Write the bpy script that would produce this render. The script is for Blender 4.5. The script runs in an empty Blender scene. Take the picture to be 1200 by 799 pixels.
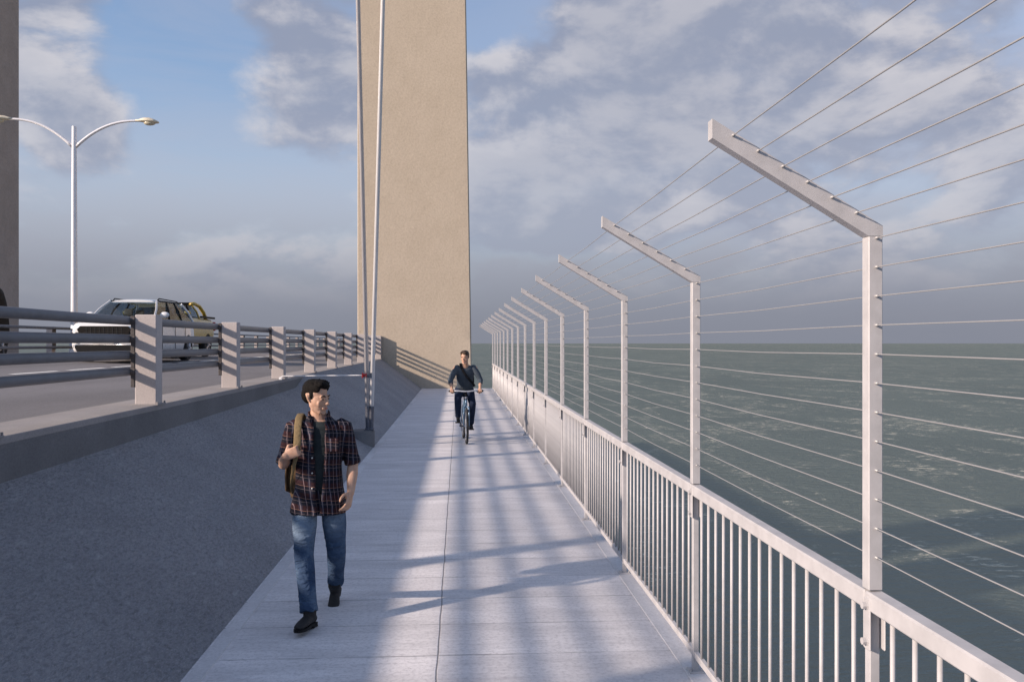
import bpy, bmesh, math, random
from mathutils import Vector, Matrix
R = math.radians
random.seed(7)
scene = bpy.context.scene
COL = scene.collection

# ------------------------------------------------------------------ camera
cam_d = bpy.data.cameras.new('camera')
cam = bpy.data.objects.new('camera', cam_d); COL.objects.link(cam)
cam_d.sensor_width = 36.0
cam_d.lens = 36.0 * 1000.0 / 1200.0
cam_d.clip_start = 0.05; cam_d.clip_end = 90000
cam_d.shift_y = 2.5 / 1200.0
cam.location = (0, 0, 2.0)
cam.rotation_euler = (R(90), 0, R(-3.55))
scene.camera = cam

# ------------------------------------------------------------------ sun + sky
SUN_DIR = Vector((1, 0.45, -0.445)).normalized()        # direction the light travels
sun_d = bpy.data.lights.new('sun', 'SUN'); sun = bpy.data.objects.new('sun', sun_d); COL.objects.link(sun)
sun_d.energy = 3.5; sun_d.angle = R(1.5); sun_d.color = (1.0, 0.82, 0.68)
sun.rotation_euler = SUN_DIR.to_track_quat('-Z', 'Y').to_euler()
sun.location = (-30, -15, 30)

world = bpy.data.worlds.new('World'); scene.world = world; world.use_nodes = True
def build_world():
    nt = world.node_tree; N = nt.nodes; L = nt.links
    for n in list(N): N.remove(n)
    out = N.new('ShaderNodeOutputWorld'); bg = N.new('ShaderNodeBackground')
    bg.inputs['Strength'].default_value = 0.1
    L.new(bg.outputs[0], out.inputs[0])
    sky = N.new('ShaderNodeTexSky'); sky.sky_type = 'NISHITA'; sky.sun_disc = False
    sky.sun_elevation = math.asin(-SUN_DIR.z)
    sky.sun_rotation = math.atan2(-SUN_DIR.x, -SUN_DIR.y)
    sky.air_density = 1.0; sky.dust_density = 1.2; sky.ozone_density = 2.0
    tc = N.new('ShaderNodeTexCoord')
    sep = N.new('ShaderNodeSeparateXYZ'); L.new(tc.outputs['Generated'], sep.inputs[0])
    def M(op, a, b=None, c=None, clamp=False):
        n = N.new('ShaderNodeMath'); n.operation = op; n.use_clamp = clamp
        for i, v in enumerate((a, b, c)):
            if v is None: continue
            if isinstance(v, (int, float)): n.inputs[i].default_value = v
            else: L.new(v, n.inputs[i])
        return n.outputs[0]
    def ramp(v, a, b, smooth=True):
        n = N.new('ShaderNodeMapRange'); n.interpolation_type = 'SMOOTHSTEP' if smooth else 'LINEAR'
        L.new(v, n.inputs[0]); n.inputs[1].default_value = a; n.inputs[2].default_value = b
        return n.outputs[0]
    def mix(f, a, b):
        n = N.new('ShaderNodeMix'); n.data_type = 'RGBA'
        if isinstance(f, (int, float)): n.inputs[0].default_value = f
        else: L.new(f, n.inputs[0])
        for k, v in ((6, a), (7, b)):
            if isinstance(v, tuple): n.inputs[k].default_value = v + (1,)
            else: L.new(v, n.inputs[k])
        return n.outputs[2]
    z = M('MAXIMUM', sep.outputs[2], 0.0)
    comb = N.new('ShaderNodeCombineXYZ'); L.new(sep.outputs[0], comb.inputs[0]); L.new(sep.outputs[1], comb.inputs[1]); L.new(M('MULTIPLY', M('POWER', z, .85), 1.75), comb.inputs[2])
    def noise(scale, detail, off, rough=0.55, dist=0.0, vec=None, sc=(1, 1, 1)):
        mp = N.new('ShaderNodeMapping'); mp.inputs['Location'].default_value = off; mp.inputs['Scale'].default_value = sc
        L.new(vec or comb.outputs[0], mp.inputs[0])
        n = N.new('ShaderNodeTexNoise'); n.inputs['Scale'].default_value = scale
        n.inputs['Detail'].default_value = detail; n.inputs['Roughness'].default_value = rough
        n.inputs['Distortion'].default_value = dist
        L.new(mp.outputs[0], n.inputs['Vector']); return n.outputs[0]
    # directional bias: where the clear blue gaps and where the bright heaps stand in the sky
    def blob(az, el, r):
        d = Vector((math.sin(R(az)) * math.cos(R(el)), math.cos(R(az)) * math.cos(R(el)), math.sin(R(el))))
        n = N.new('ShaderNodeVectorMath'); n.operation = 'DOT_PRODUCT'
        L.new(tc.outputs['Generated'], n.inputs[0]); n.inputs[1].default_value = d
        return ramp(n.outputs['Value'], math.cos(R(r)), 1.0)
    gaps = None
    for az, el, r, w in ((-18, 14.5, 9, .15), (-16, 22, 8, .09), (2.5, 23, 6, .20), (20, 11, 9, .05)):
        v = M('MULTIPLY', blob(az, el, r), w); gaps = v if gaps is None else M('ADD', gaps, v)
    heaps = None
    for az, el, r, w in ((-26, 18.5, 8, .22), (-10, 17.0, 8, .26), (-22.5, 12.5, 4, .12), (7.5, 15.0, 11, .22), (17, 20, 13, .15), (26, 12, 13, .14), (-23.5, 11.8, 3.5, .12), (5.5, 8.7, 4.5, .16), (11, 7.5, 5, .08)):
        v = M('MULTIPLY', blob(az, el, r), w); heaps = v if heaps is None else M('ADD', heaps, v)
    bias = M('SUBTRACT', M('SUBTRACT', heaps, gaps), M('MULTIPLY', M('ADD', ramp(sep.outputs[1], 0.25, -0.3), ramp(z, 0.5, 0.8)), .22))  # unseen sky overhead and behind the camera cleared of cloud for bluer ambient light
    c1 = noise(5.2, 12, (3.1, 7.4, 0.0), 0.56, 0.15)
    dens = M('ADD', c1, bias)
    mask = ramp(dens, 0.44, 0.63)
    hi = noise(2.6, 8, (9.0, 2.0, 1.0), 0.6, 0.8, sc=(1.0, 1.0, 2.2))      # thin high veil
    veil = M('ADD', M('MULTIPLY', ramp(hi, 0.2, 0.7), 0.45), M('MULTIPLY', ramp(sep.outputs[0], 0.0, 0.35), M('MULTIPLY', ramp(sep.outputs[1], 0.3, 0.6), 0.42)), clamp=True)
    # cloud shading: second sample of the same field shifted towards the sun side: lit tops, grey bases
    c2 = noise(5.2, 12, (3.1 - .022, 7.4, 0.040), 0.56, 0.15)
    shade = ramp(M('SUBTRACT', c1, c2), -0.07, 0.11)
    thick = ramp(dens, 0.58, 0.85)
    lit = mix(shade, (1.60, 1.78, 2.36), (3.5, 3.38, 3.55))
    lit = mix(M('MULTIPLY', thick, 0.5), lit, (1.7, 1.85, 2.35))
    skyc = N.new('ShaderNodeVectorMath'); skyc.operation = 'MULTIPLY'
    L.new(sky.outputs[0], skyc.inputs[0]); skyc.inputs[1].default_value = (.86, .93, 1.0)
    base = mix(veil, skyc.outputs[0], (2.35, 2.55, 3.25))
    col = mix(M('MULTIPLY', mask, 0.88), base, lit)
    # low hazy band at the horizon
    hz = ramp(z, 0.33, 0.07)
    band = mix(ramp(z, 0.0, 0.20), (1.28, 1.36, 1.66), (2.6, 2.7, 3.15))
    col = mix(M('MULTIPLY', hz, M('ADD', 0.97, M('MULTIPLY', mask, M('MULTIPLY', ramp(z, 0.03, 0.14), -.55)))), col, band)
    L.new(col, bg.inputs['Color'])
build_world()
scene.view_settings.view_transform = 'Standard'
scene.view_settings.look = 'None'
scene.view_settings.gamma = 1
scene.view_settings.use_curve_mapping = False
scene.view_settings.exposure = 0.90
scene.render.engine = 'CYCLES'
scene.cycles.max_bounces = 6
scene.cycles.transparent_max_bounces = 16

# ------------------------------------------------------------------ materials
class NT:
    def __init__(s, name):
        s.m = bpy.data.materials.new(name); s.m.use_nodes = True
        s.nt = s.m.node_tree; s.N = s.nt.nodes; s.L = s.nt.links
        s.b = s.N['Principled BSDF']; s.tc = s.N.new('ShaderNodeTexCoord')
    def val(s, sock, v):
        if isinstance(v, (int, float)): sock.default_value = v
        elif isinstance(v, tuple):
            sock.default_value = v + (1,) if len(v) == 3 and sock.type == 'RGBA' else v
        else: s.L.new(v, sock)
    def math(s, op, a, b=None, c=None, clamp=False):
        n = s.N.new('ShaderNodeMath'); n.operation = op; n.use_clamp = clamp
        for i, v in enumerate((a, b, c)):
            if v is not None: s.val(n.inputs[i], v)
        return n.outputs[0]
    def coords(s, sc=(1, 1, 1), rot=(0, 0, 0), loc=(0, 0, 0), src='Object'):
        mp = s.N.new('ShaderNodeMapping'); mp.inputs['Scale'].default_value = sc
        mp.inputs['Rotation'].default_value = rot; mp.inputs['Location'].default_value = loc
        s.L.new(s.tc.outputs[src], mp.inputs[0]); return mp.outputs[0]
    def noise(s, scale, detail=4, rough=.5, vec=None, dist=0):
        n = s.N.new('ShaderNodeTexNoise'); n.inputs['Scale'].default_value = scale
        n.inputs['Detail'].default_value = detail; n.inputs['Roughness'].default_value = rough
        n.inputs['Distortion'].default_value = dist
        s.L.new(vec if vec is not None else s.coords(), n.inputs['Vector']); return n.outputs[0]
    def ramp(s, v, a, b, c=0.0, d=1.0, smooth=True):
        n = s.N.new('ShaderNodeMapRange'); n.interpolation_type = 'SMOOTHSTEP' if smooth else 'LINEAR'
        s.val(n.inputs[0], v)
        for i, x in enumerate((a, b, c, d)): n.inputs[i + 1].default_value = x
        return n.outputs[0]
    def mix(s, f, a, b, mode='MIX'):
        n = s.N.new('ShaderNodeMix'); n.data_type = 'RGBA'; n.blend_type = mode
        s.val(n.inputs[0], f); s.val(n.inputs[6], a); s.val(n.inputs[7], b); return n.outputs[2]
    def xyz(s, vec=None):
        n = s.N.new('ShaderNodeSeparateXYZ'); s.L.new(vec if vec is not None else s.tc.outputs['Object'], n.inputs[0]); return n.outputs
    def bump(s, h, strength=.3, dist=.01):
        n = s.N.new('ShaderNodeBump'); n.inputs['Strength'].default_value = strength; n.inputs['Distance'].default_value = dist
        s.val(n.inputs['Height'], h); s.L.new(n.outputs[0], s.b.inputs['Normal'])
    def set(s, col=None, rough=None, metal=None, spec=None):
        if col is not None: s.val(s.b.inputs['Base Color'], col)
        if rough is not None: s.val(s.b.inputs['Roughness'], rough)
        if metal is not None: s.val(s.b.inputs['Metallic'], metal)
        if spec is not None: s.val(s.b.inputs['Specular IOR Level'], spec)
        return s.m

def mottled(name, c, rough=.6, metal=0, amp=.15, scale=8, bump=.15, bscale=60, spec=.5, bdist=.004):
    t = NT(name)
    n = t.noise(scale, 6, .6)
    lo = tuple(x * (1 - amp) for x in c); hi = tuple(min(1, x * (1 + amp)) for x in c)
    col = t.mix(t.ramp(n, .3, .7), lo, hi)
    t.set(col, t.ramp(n, .3, .7, rough * .88, min(1, rough * 1.1)), metal, spec)
    if bump: t.bump(t.noise(bscale, 4, .6), bump, bdist)
    return t.m

def m_pavement(edge=False):
    t = NT('pavement_concrete')
    X, Y, Z = t.xyz()
    wob = t.math('MULTIPLY', t.math('SUBTRACT', t.noise(3, 3), .5), .05)
    yy = t.math('DIVIDE', t.math('ADD', Y, t.math('MULTIPLY', wob, .35)), .61)
    fl = t.math('FLOOR', t.math('MULTIPLY', yy, 2.0)); fr = t.math('FRACT', yy)
    wn = t.N.new('ShaderNodeTexWhiteNoise'); wn.noise_dimensions = '2D'
    cb = t.N.new('ShaderNodeCombineXYZ'); t.L.new(fl, cb.inputs[0]); t.L.new(t.math('GREATER_THAN', X, -.13), cb.inputs[1])
    t.L.new(cb.outputs[0], wn.inputs['Vector'])
    plank = wn.outputs['Value']
    dj = t.math('MINIMUM', fr, t.math('SUBTRACT', 1.0, fr))
    jl = t.ramp(dj, .004, .02, 1, 0)
    jl = t.math('MULTIPLY', jl, t.ramp(t.noise(1.7, 5, .7), .38, .6, .15, .75))
    dx = t.math('ABSOLUTE', t.math('ADD', X, t.math('ADD', .135, t.math('MULTIPLY', wob, .3))))
    cj = t.ramp(dx, .002, .0075, 1, 0)
    n1 = t.noise(1.3, 8, .65, t.coords((1, 3.0, 1))); n2 = t.noise(34, 5, .75); n3 = t.noise(260, 2, .6)
    streak = t.noise(3.2, 7, .7, t.coords((.7, 8, 1)))
    col = t.mix(t.ramp(n1, .25, .75), (.56, .545, .56), (.78, .76, .775))
    col = t.mix(t.math('MULTIPLY', t.ramp(streak, .48, .66), .28), col, (.31, .30, .32))
    col = t.mix(t.math('MULTIPLY', plank, .22), col, (.36, .35, .36))
    col = t.mix(t.math('MULTIPLY', t.ramp(n2, .44, .68), .5), col, (.30, .29, .31))
    col = t.mix(t.math('MULTIPLY', t.ramp(n3, .3, .7), .2), col, (.66, .64, .65))
    col = t.mix(t.math('MULTIPLY', t.math('MAXIMUM', jl, cj), .75), col, (.10, .10, .11))
    t.set(col, .82, 0, .3)
    h = t.math('ADD', t.math('MULTIPLY', n2, .6), t.math('MULTIPLY', n3, .35))
    h = t.math('SUBTRACT', h, t.math('MULTIPLY', t.math('MAXIMUM', jl, cj), .9))
    h = t.math('ADD', h, t.math('MULTIPLY', plank, .5))
    t.bump(h, .5, .006)
    return t.m

def m_rough_concrete(name, a, b, grain=70, stretch=(1, 1, 1), bump=.6, bdist=.01, pits=.4, rot=(0, 0, 0)):
    t = NT(name)
    v = t.coords(stretch, rot)
    n1 = t.noise(.9, 8, .6); n2 = t.noise(grain, 6, .7, v); n3 = t.noise(grain * .33, 4, .65, v)
    col = t.mix(t.ramp(n1, .3, .7), a, b)
    dk = tuple(x * .5 for x in a); lt = tuple(min(1, x * 1.35) for x in b)
    col = t.mix(t.math('MULTIPLY', t.ramp(n2, .40, .72), pits * .9), col, dk)
    col = t.mix(t.math('MULTIPLY', t.ramp(t.noise(grain * 2.3, 3, .7, v), .5, .75), pits * .8), col, lt)
    col = t.mix(t.math('MULTIPLY', t.ramp(n3, .55, .8), pits * .8), col, lt)
    t.set(col, .88, 0, .25)
    t.bump(t.math('ADD', t.math('MULTIPLY', n2, .6), n3), bump, bdist)
    return t.m

def m_asphalt():
    t = NT('asphalt')
    n1 = t.noise(.35, 7, .65, t.coords((1.4, .35, 1))); n2 = t.noise(48, 4, .8); n3 = t.noise(9, 6, .65)
    col = t.mix(t.ramp(n1, .3, .7), (.125, .12, .126), (.18, .173, .182))
    col = t.mix(t.math('MULTIPLY', t.ramp(n2, .45, .7), .5), col, (.27, .26, .272))
    col = t.mix(t.math('MULTIPLY', t.ramp(n3, .55, .75), .25), col, (.07, .068, .07))
    t.set(col, .85, 0, .3); t.bump(n2, .5, .004); return t.m

def m_sea():
    t = NT('sea_water')
    far = t.coords((1, .55, 1), (0, 0, R(18)))
    n1 = t.noise(.018, 8, .6, far)
    col = t.mix(t.ramp(n1, .3, .7), (.049, .063, .051), (.076, .093, .076))
    # silt and foam patches drifting in lines
    p = t.noise(.085, 10, .72, t.coords((.8, .42, 1), (0, 0, R(18))), 1.2)
    q = t.noise(.9, 6, .7, t.coords((.6, 1.5, 1), (0, 0, R(10))), .8)
    pm = t.math('MULTIPLY', t.ramp(p, .50, .58), t.ramp(q, .53, .62))
    pm2 = t.math('MULTIPLY', t.ramp(p, .47, .60), t.ramp(q, .44, .62))
    col = t.mix(t.math('MULTIPLY', pm2, .35), col, (.15, .16, .135))
    col = t.mix(t.math('MULTIPLY', pm, 1.0), col, (.58, .54, .42))
    t.set(col, .6, 0, .0)
    t.b.inputs['IOR'].default_value = 1.33
    w1 = t.noise(.28, 6, .62, t.coords((1, 2.4, 1), (0, 0, R(14)))); w2 = t.noise(1.5, 5, .6, t.coords((1, 2, 1), (0, 0, R(-20))))
    bp = t.N.new('ShaderNodeBump'); bp.inputs['Strength'].default_value = 1.0; bp.inputs['Distance'].default_value = 1.0
    t.L.new(t.math('ADD', t.math('MULTIPLY', w1, 1.5), t.math('MULTIPLY', w2, .35)), bp.inputs['Height'])
    df = t.N.new('ShaderNodeBsdfDiffuse'); t.L.new(col, df.inputs[0]); t.L.new(bp.outputs[0], df.inputs['Normal'])
    gl = t.N.new('ShaderNodeBsdfGlossy'); gl.inputs['Roughness'].default_value = .30; gl.inputs[0].default_value = (.93, .96, .86, 1)
    t.L.new(bp.outputs[0], gl.inputs['Normal'])
    mx = t.N.new('ShaderNodeMixShader'); mx.inputs[0].default_value = .27
    t.L.new(df.outputs[0], mx.inputs[1]); t.L.new(gl.outputs[0], mx.inputs[2])
    t.L.new(mx.outputs[0], t.N['Material Output'].inputs[0])
    t.N.remove(t.b)
    return t.m

def m_glass():
    t = NT('window_glass')
    tr = t.N.new('ShaderNodeBsdfTransparent'); tr.inputs[0].default_value = (.64, .70, .75, 1)
    gl = t.N.new('ShaderNodeBsdfGlossy'); gl.inputs['Roughness'].default_value = .03
    fr = t.N.new('ShaderNodeLayerWeight'); fr.inputs[0].default_value = .5
    f = t.math('ADD', t.math('MULTIPLY', t.math('POWER', fr.outputs['Facing'], 3.5), .14), .05, clamp=True)
    mx = t.N.new('ShaderNodeMixShader'); t.L.new(f, mx.inputs[0]); t.L.new(tr.outputs[0], mx.inputs[1]); t.L.new(gl.outputs[0], mx.inputs[2])
    t.L.new(mx.outputs[0], t.N['Material Output'].inputs[0]); t.N.remove(t.b)
    return t.m

def m_plaid():
    t = NT('plaid_cotton')
    X, Y, Z = t.xyz()
    n = t.noise(9, 3); w = t.math('MULTIPLY', t.math('SUBTRACT', n, .5), .02)
    # follow the cloth round the body: angle-like coordinate from x and y
    U = t.math('ADD', t.math('ADD', X, t.math('MULTIPLY', Y, .75)), w)
    V = t.math('ADD', t.math('ADD', Z, t.math('MULTIPLY', X, .10)), w)
    def line(c, per, off, width):
        f = t.math('FRACT', t.math('ADD', t.math('DIVIDE', c, per), off))
        d = t.math('ABSOLUTE', t.math('SUBTRACT', f, .5))
        return t.ramp(d, width * .6, width, 1, 0)
    base = (.009, .010, .018)
    col = t.mix(t.math('MULTIPLY', line(V, .085, .0, .20), .6), base, (.040, .013, .013))
    col = t.mix(t.math('MULTIPLY', line(U, .075, .3, .17), .5), col, (.025, .028, .055))
    col = t.mix(t.math('MULTIPLY', line(U, .075, .30, .040), .6), col, (.20, .18, .20))
    col = t.mix(t.math('MULTIPLY', line(V, .085, .55, .032), .5), col, (.17, .14, .14))
    col = t.mix(t.math('MULTIPLY', line(V, .085, .25, .028), .5), col, (.34, .16, .10))
    col = t.mix(t.math('MULTIPLY', line(U, .075, .78, .03), .5), col, (.30, .22, .24))
    t.set(col, .9, 0, .15)
    f1 = t.noise(14, 3, .5, t.coords((1.2, 1.2, .6), (0, R(25), 0)), .6); f2 = t.noise(400, 1)
    t.bump(t.math('ADD', f1, t.math('MULTIPLY', f2, .03)), .8, .03)
    return t.m

def m_denim():
    t = NT('blue_denim')
    X, Y, Z = t.xyz()
    n = t.noise(7, 5, .6); n2 = t.noise(180, 2)
    th = t.math('MULTIPLY', t.ramp(Z, .50, .70), t.ramp(Z, .80, .90, 1, 0))
    fr = t.ramp(Y, .03, -.12)
    fade = t.math('MULTIPLY', t.math('MULTIPLY', fr, t.math('ADD', t.math('MULTIPLY', th, .9), t.ramp(n, .45, .65, 0, .4))), .85)
    col = t.mix(t.ramp(n, .3, .7), (.028, .052, .105), (.055, .095, .165))
    col = t.mix(fade, col, (.20, .27, .36))
    col = t.mix(t.math('MULTIPLY', n2, .25), col, (.03, .05, .10))
    t.set(col, .88, 0, .15)
    f1 = t.noise(12, 3, .5, t.coords((.8, .8, 1.9), (0, R(18), 0)), 1.2)
    t.bump(t.math('ADD', f1, t.math('MULTIPLY', n2, .03)), .9, .035)
    return t.m

def cloth(name, a, b, fold=10, amt=.6):
    t = NT(name)
    n = t.noise(6, 4, .6)
    t.set(t.mix(t.ramp(n, .3, .7), a, b), .9, 0, .15)
    t.bump(t.math('ADD', t.noise(fold, 3, .5, t.coords((1, 1, 1.6), (0, R(20), 0)), 1.0), t.math('MULTIPLY', t.noise(300, 1), .03)), amt, .025)
    return t.m

def m_skin():
    t = NT('skin')
    n = t.noise(22, 4, .6)
    t.set(t.mix(t.ramp(n, .3, .7), (.42, .25, .175), (.52, .325, .235)), .55, 0, .35)
    t.b.inputs['Subsurface Weight'].default_value = .12
    t.b.inputs['Subsurface Radius'].default_value = (.012, .005, .003)
    t.bump(t.noise(150, 3), .15, .002)
    return t.m

def car_paint(name, c):
    t = NT(name)
    n = t.noise(3, 5, .6)
    t.set(t.mix(t.ramp(n, .3, .8), c, tuple(x * .9 for x in c)), t.ramp(n, .3, .7, .22, .34), 0, .5)
    t.b.inputs['Coat Weight'].default_value = .6; t.b.inputs['Coat Roughness'].default_value = .08
    return t.m

MT = {}
MT['pave'] = m_pavement()
MT['strip'] = m_rough_concrete('edge_strip_concrete', (.52, .51, .525), (.68, .665, .68), 45, bump=.35, pits=.35)
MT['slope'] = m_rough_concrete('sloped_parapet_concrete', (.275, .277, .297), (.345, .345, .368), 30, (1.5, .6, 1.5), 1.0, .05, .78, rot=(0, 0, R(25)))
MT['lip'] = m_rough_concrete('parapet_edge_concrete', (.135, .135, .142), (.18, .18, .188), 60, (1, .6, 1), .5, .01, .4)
MT['kerb'] = m_rough_concrete('kerb_top_concrete', (.25, .235, .235), (.32, .30, .298), 60, bump=.3, pits=.3)
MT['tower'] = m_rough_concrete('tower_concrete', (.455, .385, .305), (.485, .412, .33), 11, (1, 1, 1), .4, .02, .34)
MT['post_conc'] = m_rough_concrete('railing_post_concrete', (.42, .38, .37), (.52, .47, .455), 60, bump=.25, pits=.3)
MT['asphalt'] = m_asphalt()
MT['paint'] = mottled('road_paint_white', (.72, .72, .70), .7, 0, .15, 14, .3, 120)
MT['sea'] = m_sea()
MT['galv'] = mottled('galvanised_white_steel', (.42, .408, .418), .48, .0, .09, 9, .05, 45)
MT['wire'] = mottled('stainless_wire', (.33, .325, .33), .4, .2, .03, 3, 0)
MT['pipe'] = mottled('grey_painted_pipe', (.125, .13, .148), .45, .0, .12, 6, .08, 40)
MT['bracket'] = mottled('rusty_dark_bracket', (.085, .075, .075), .7, .2, .3, 20, .3, 60)
MT['stay'] = mottled('white_cable_sheath', (.82, .81, .82), .25, .0, .03, 3, 0, 30)
MT['stay_grey'] = mottled('grey_cable_sheath', (.56, .54, .55), .3, .1, .04, 3, 0, 30)
MT['socket'] = mottled('dark_socket_steel', (.11, .12, .15), .4, .5, .2, 20, .2, 40)
MT['red'] = mottled('red_paint', (.50, .02, .02), .45, 0, .15, 30, .1, 60)
MT['lamp'] = mottled('pale_lamp_metal', (.74, .73, .76), .32, .1, .03, 3, 0, 30)
MT['lamphead'] = mottled('cream_lamp_housing', (.62, .56, .44), .45, 0, .1, 12, .1, 40)
MT['lens'] = mottled('lamp_lens', (.55, .50, .38), .15, 0, .1, 30, 0)
MT['white_car'] = car_paint('white_car_paint', (.74, .74, .75))
MT['yellow_car'] = car_paint('mustard_car_paint', (.44, .30, .035))
MT['black_car'] = mottled('black_vehicle_paint', (.014, .010, .008), .6, 0, .1, 6, 0, 40, .1)
MT['plastic'] = mottled('black_plastic', (.010, .010, .011), .6, 0, .2, 20, .05, 60, .15)
MT['grille'] = mottled('dark_grille', (.012, .010, .009), .45, 0, .2, 30, .1, 80, .15)
MT['chrome'] = mottled('chrome_trim', (.7, .7, .72), .15, .9, .05, 10, 0)
MT['tyre'] = mottled('tyre_rubber', (.016, .016, .018), .85, 0, .2, 30, .3, 80)
MT['rim'] = mottled('alloy_rim', (.42, .42, .44), .3, .8, .1, 20, 0)
MT['headlamp'] = mottled('headlamp_glass', (.62, .66, .72), .08, .2, .2, 40, 0)
MT['seat'] = mottled('car_seat_fabric', (.26, .20, .14), .8, 0, .2, 10, .2, 60)
MT['glass'] = m_glass()
MT['skin'] = m_skin()
MT['hair'] = mottled('dark_hair', (.006, .0045, .004), .7, 0, .4, 40, .8, 140, .15, .012)
MT['hair2'] = mottled('brown_hair', (.055, .032, .018), .6, 0, .4, 40, .9, 140, bdist=.02)
MT['eye'] = mottled('eye_dark', (.03, .02, .015), .2, 0, .1, 20, 0)
MT['lips'] = mottled('lips', (.36, .15, .12), .5, 0, .1, 40, 0)
MT['plaid'] = m_plaid()
MT['denim'] = m_denim()
MT['tee'] = cloth('charcoal_cotton', (.018, .024, .028), (.03, .038, .042))
MT['shoe'] = mottled('black_suede', (.012, .011, .012), .75, 0, .3, 30, .3, 90)
MT['canvas'] = cloth('tan_canvas', (.15, .11, .06), (.21, .155, .085), 18, .4)
MT['bagcloth'] = cloth('brown_canvas', (.07, .045, .025), (.11, .07, .04), 14, .4)
MT['bluetee'] = cloth('slate_blue_cotton', (.05, .065, .085), (.075, .092, .115))
MT['navy'] = cloth('navy_cotton', (.012, .018, .038), (.02, .03, .06))
MT['strapblack'] = cloth('black_webbing', (.01, .01, .012), (.018, .018, .02))
MT['bikeframe'] = mottled('blue_grey_bike_frame', (.10, .17, .26), .3, .3, .1, 10, 0)
MT['bar'] = mottled('silver_handlebar', (.62, .62, .64), .3, .6, .1, 20, 0)
MT['button'] = mottled('pearl_button', (.6, .58, .55), .3, 0, .1, 20, 0)
MT['leather'] = mottled('dark_brown_leather', (.05, .03, .02), .5, 0, .2, 30, .2, 90)

# ------------------------------------------------------------------ mesh helpers
def box(bm, x0, x1, y0, y1, z0, z1, bevel=0.0, seg=1, mat=None):
    vs = [bm.verts.new((x, y, z)) for z in (z0, z1) for (x, y) in ((x0, y0), (x1, y0), (x1, y1), (x0, y1))]
    if mat is not None:
        for v in vs: v.co = mat @ v.co
    f = [(3, 2, 1, 0), (4, 5, 6, 7), (0, 1, 5, 4), (1, 2, 6, 5), (2, 3, 7, 6), (3, 0, 4, 7)]
    fs = [bm.faces.new([vs[i] for i in q]) for q in f]
    if bevel > 0:
        es = list({e for q in fs for e in q.edges})
        bmesh.ops.bevel(bm, geom=es, offset=bevel, segments=seg, affect='EDGES', profile=.5)
def loft(bm, rings, caps=True, closed=True):
    vr = [[bm.verts.new(p) for p in r] for r in rings]
    n = len(rings[0])
    for a, b in zip(vr[:-1], vr[1:]):
        for i in range(n if closed else n - 1):
            j = (i + 1) % n
            bm.faces.new((a[i], a[j], b[j], b[i]))
    if caps:
        bm.faces.new(list(reversed(vr[0]))); bm.faces.new(vr[-1])
    return vr
def tube(bm, pts, rad, seg=10, side=(1, 0, 0), caps=True):
    """rad: number, or list of numbers / (r_side, r_other)"""
    pts = [Vector(p) for p in pts]
    if not isinstance(rad, (list, tuple)): rad = [rad] * len(pts)
    side = Vector(side); rings = []
    for i, p in enumerate(pts):
        t = (pts[min(i + 1, len(pts) - 1)] - pts[max(i - 1, 0)]).normalized()
        s = side - t * side.dot(t)
        if s.length < 1e-3:
            s = Vector((0, 1, 0)) - t * t.y
            if s.length < 1e-3: s = Vector((1, 0, 0))
        s.normalize(); o = t.cross(s)
        r = rad[i]; rx, ry = r if isinstance(r, (tuple, list)) else (r, r)
        rings.append([p + s * rx * math.cos(a) + o * ry * math.sin(a) for a in [2 * math.pi * k / seg for k in range(seg)]])
    loft(bm, rings, caps)
def ell(bm, c, r, rot=None, u=16, v=10):
    m = Matrix.Translation(Vector(c)) @ (rot.to_4x4() if rot is not None else Matrix.Identity(4)) @ Matrix.Diagonal(Vector((r[0], r[1], r[2], 1)))
    bmesh.ops.create_uvsphere(bm, u_segments=u, v_segments=v, radius=1, matrix=m)
def capsule(bm, p0, p1, r0, r1, seg=14, side=(1, 0, 0)):
    tube(bm, [p0, p1], [r0, r1], seg, side); 
    ell(bm, p0, (r0,) * 3, None, seg, 8); ell(bm, p1, (r1,) * 3, None, seg, 8)
def chain(bm, pts, rad, seg=16, side=(1, 0, 0)):
    """tapered limb with round joints, made to be fused"""
    for i in range(len(pts)):
        r = rad[i]; r = min(r) if isinstance(r, tuple) else r
        ell(bm, pts[i], (r, r, r), None, seg, 10)
    for i in range(len(pts) - 1):
        tube(bm, [pts[i], pts[i + 1]], [rad[i], rad[i + 1]], seg, side)
def finish(me, smooth):
    if smooth is True:
        for p in me.polygons: p.use_smooth = True
    elif smooth:
        for p in me.polygons: p.use_smooth = True
        me.set_sharp_from_angle(angle=R(smooth))
def obj(name, bm, m, parent=None, smooth=False, loc=None, normals=True):
    me = bpy.data.meshes.new(name)
    if normals: bmesh.ops.recalc_face_normals(bm, faces=bm.faces)
    bm.to_mesh(me); bm.free()
    if isinstance(m, (list, tuple)):
        for k in m: me.materials.append(k)
    else: me.materials.append(m)
    finish(me, smooth)
    o = bpy.data.objects.new(name, me); COL.objects.link(o)
    if parent: o.parent = parent
    if loc: o.location = loc
    return o
def bake(o, smooth=True):
    """turn an object's modifiers into plain mesh"""
    bpy.context.view_layer.update()
    dg = bpy.context.evaluated_depsgraph_get()
    me = bpy.data.meshes.new_from_object(o.evaluated_get(dg), depsgraph=dg)
    old = o.data; o.modifiers.clear(); o.data = me; me.name = o.name
    bpy.data.meshes.remove(old)
    finish(me, smooth)
    return o
def fused(name, bm, m, parent=None, voxel=.008, it=4, fac=.5):
    o = obj(name, bm, m, parent, True)
    r = o.modifiers.new('r', 'REMESH'); r.mode = 'VOXEL'; r.voxel_size = voxel
    if it:
        s = o.modifiers.new('s', 'SMOOTH'); s.factor = fac; s.iterations = it
    return bake(o)
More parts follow.
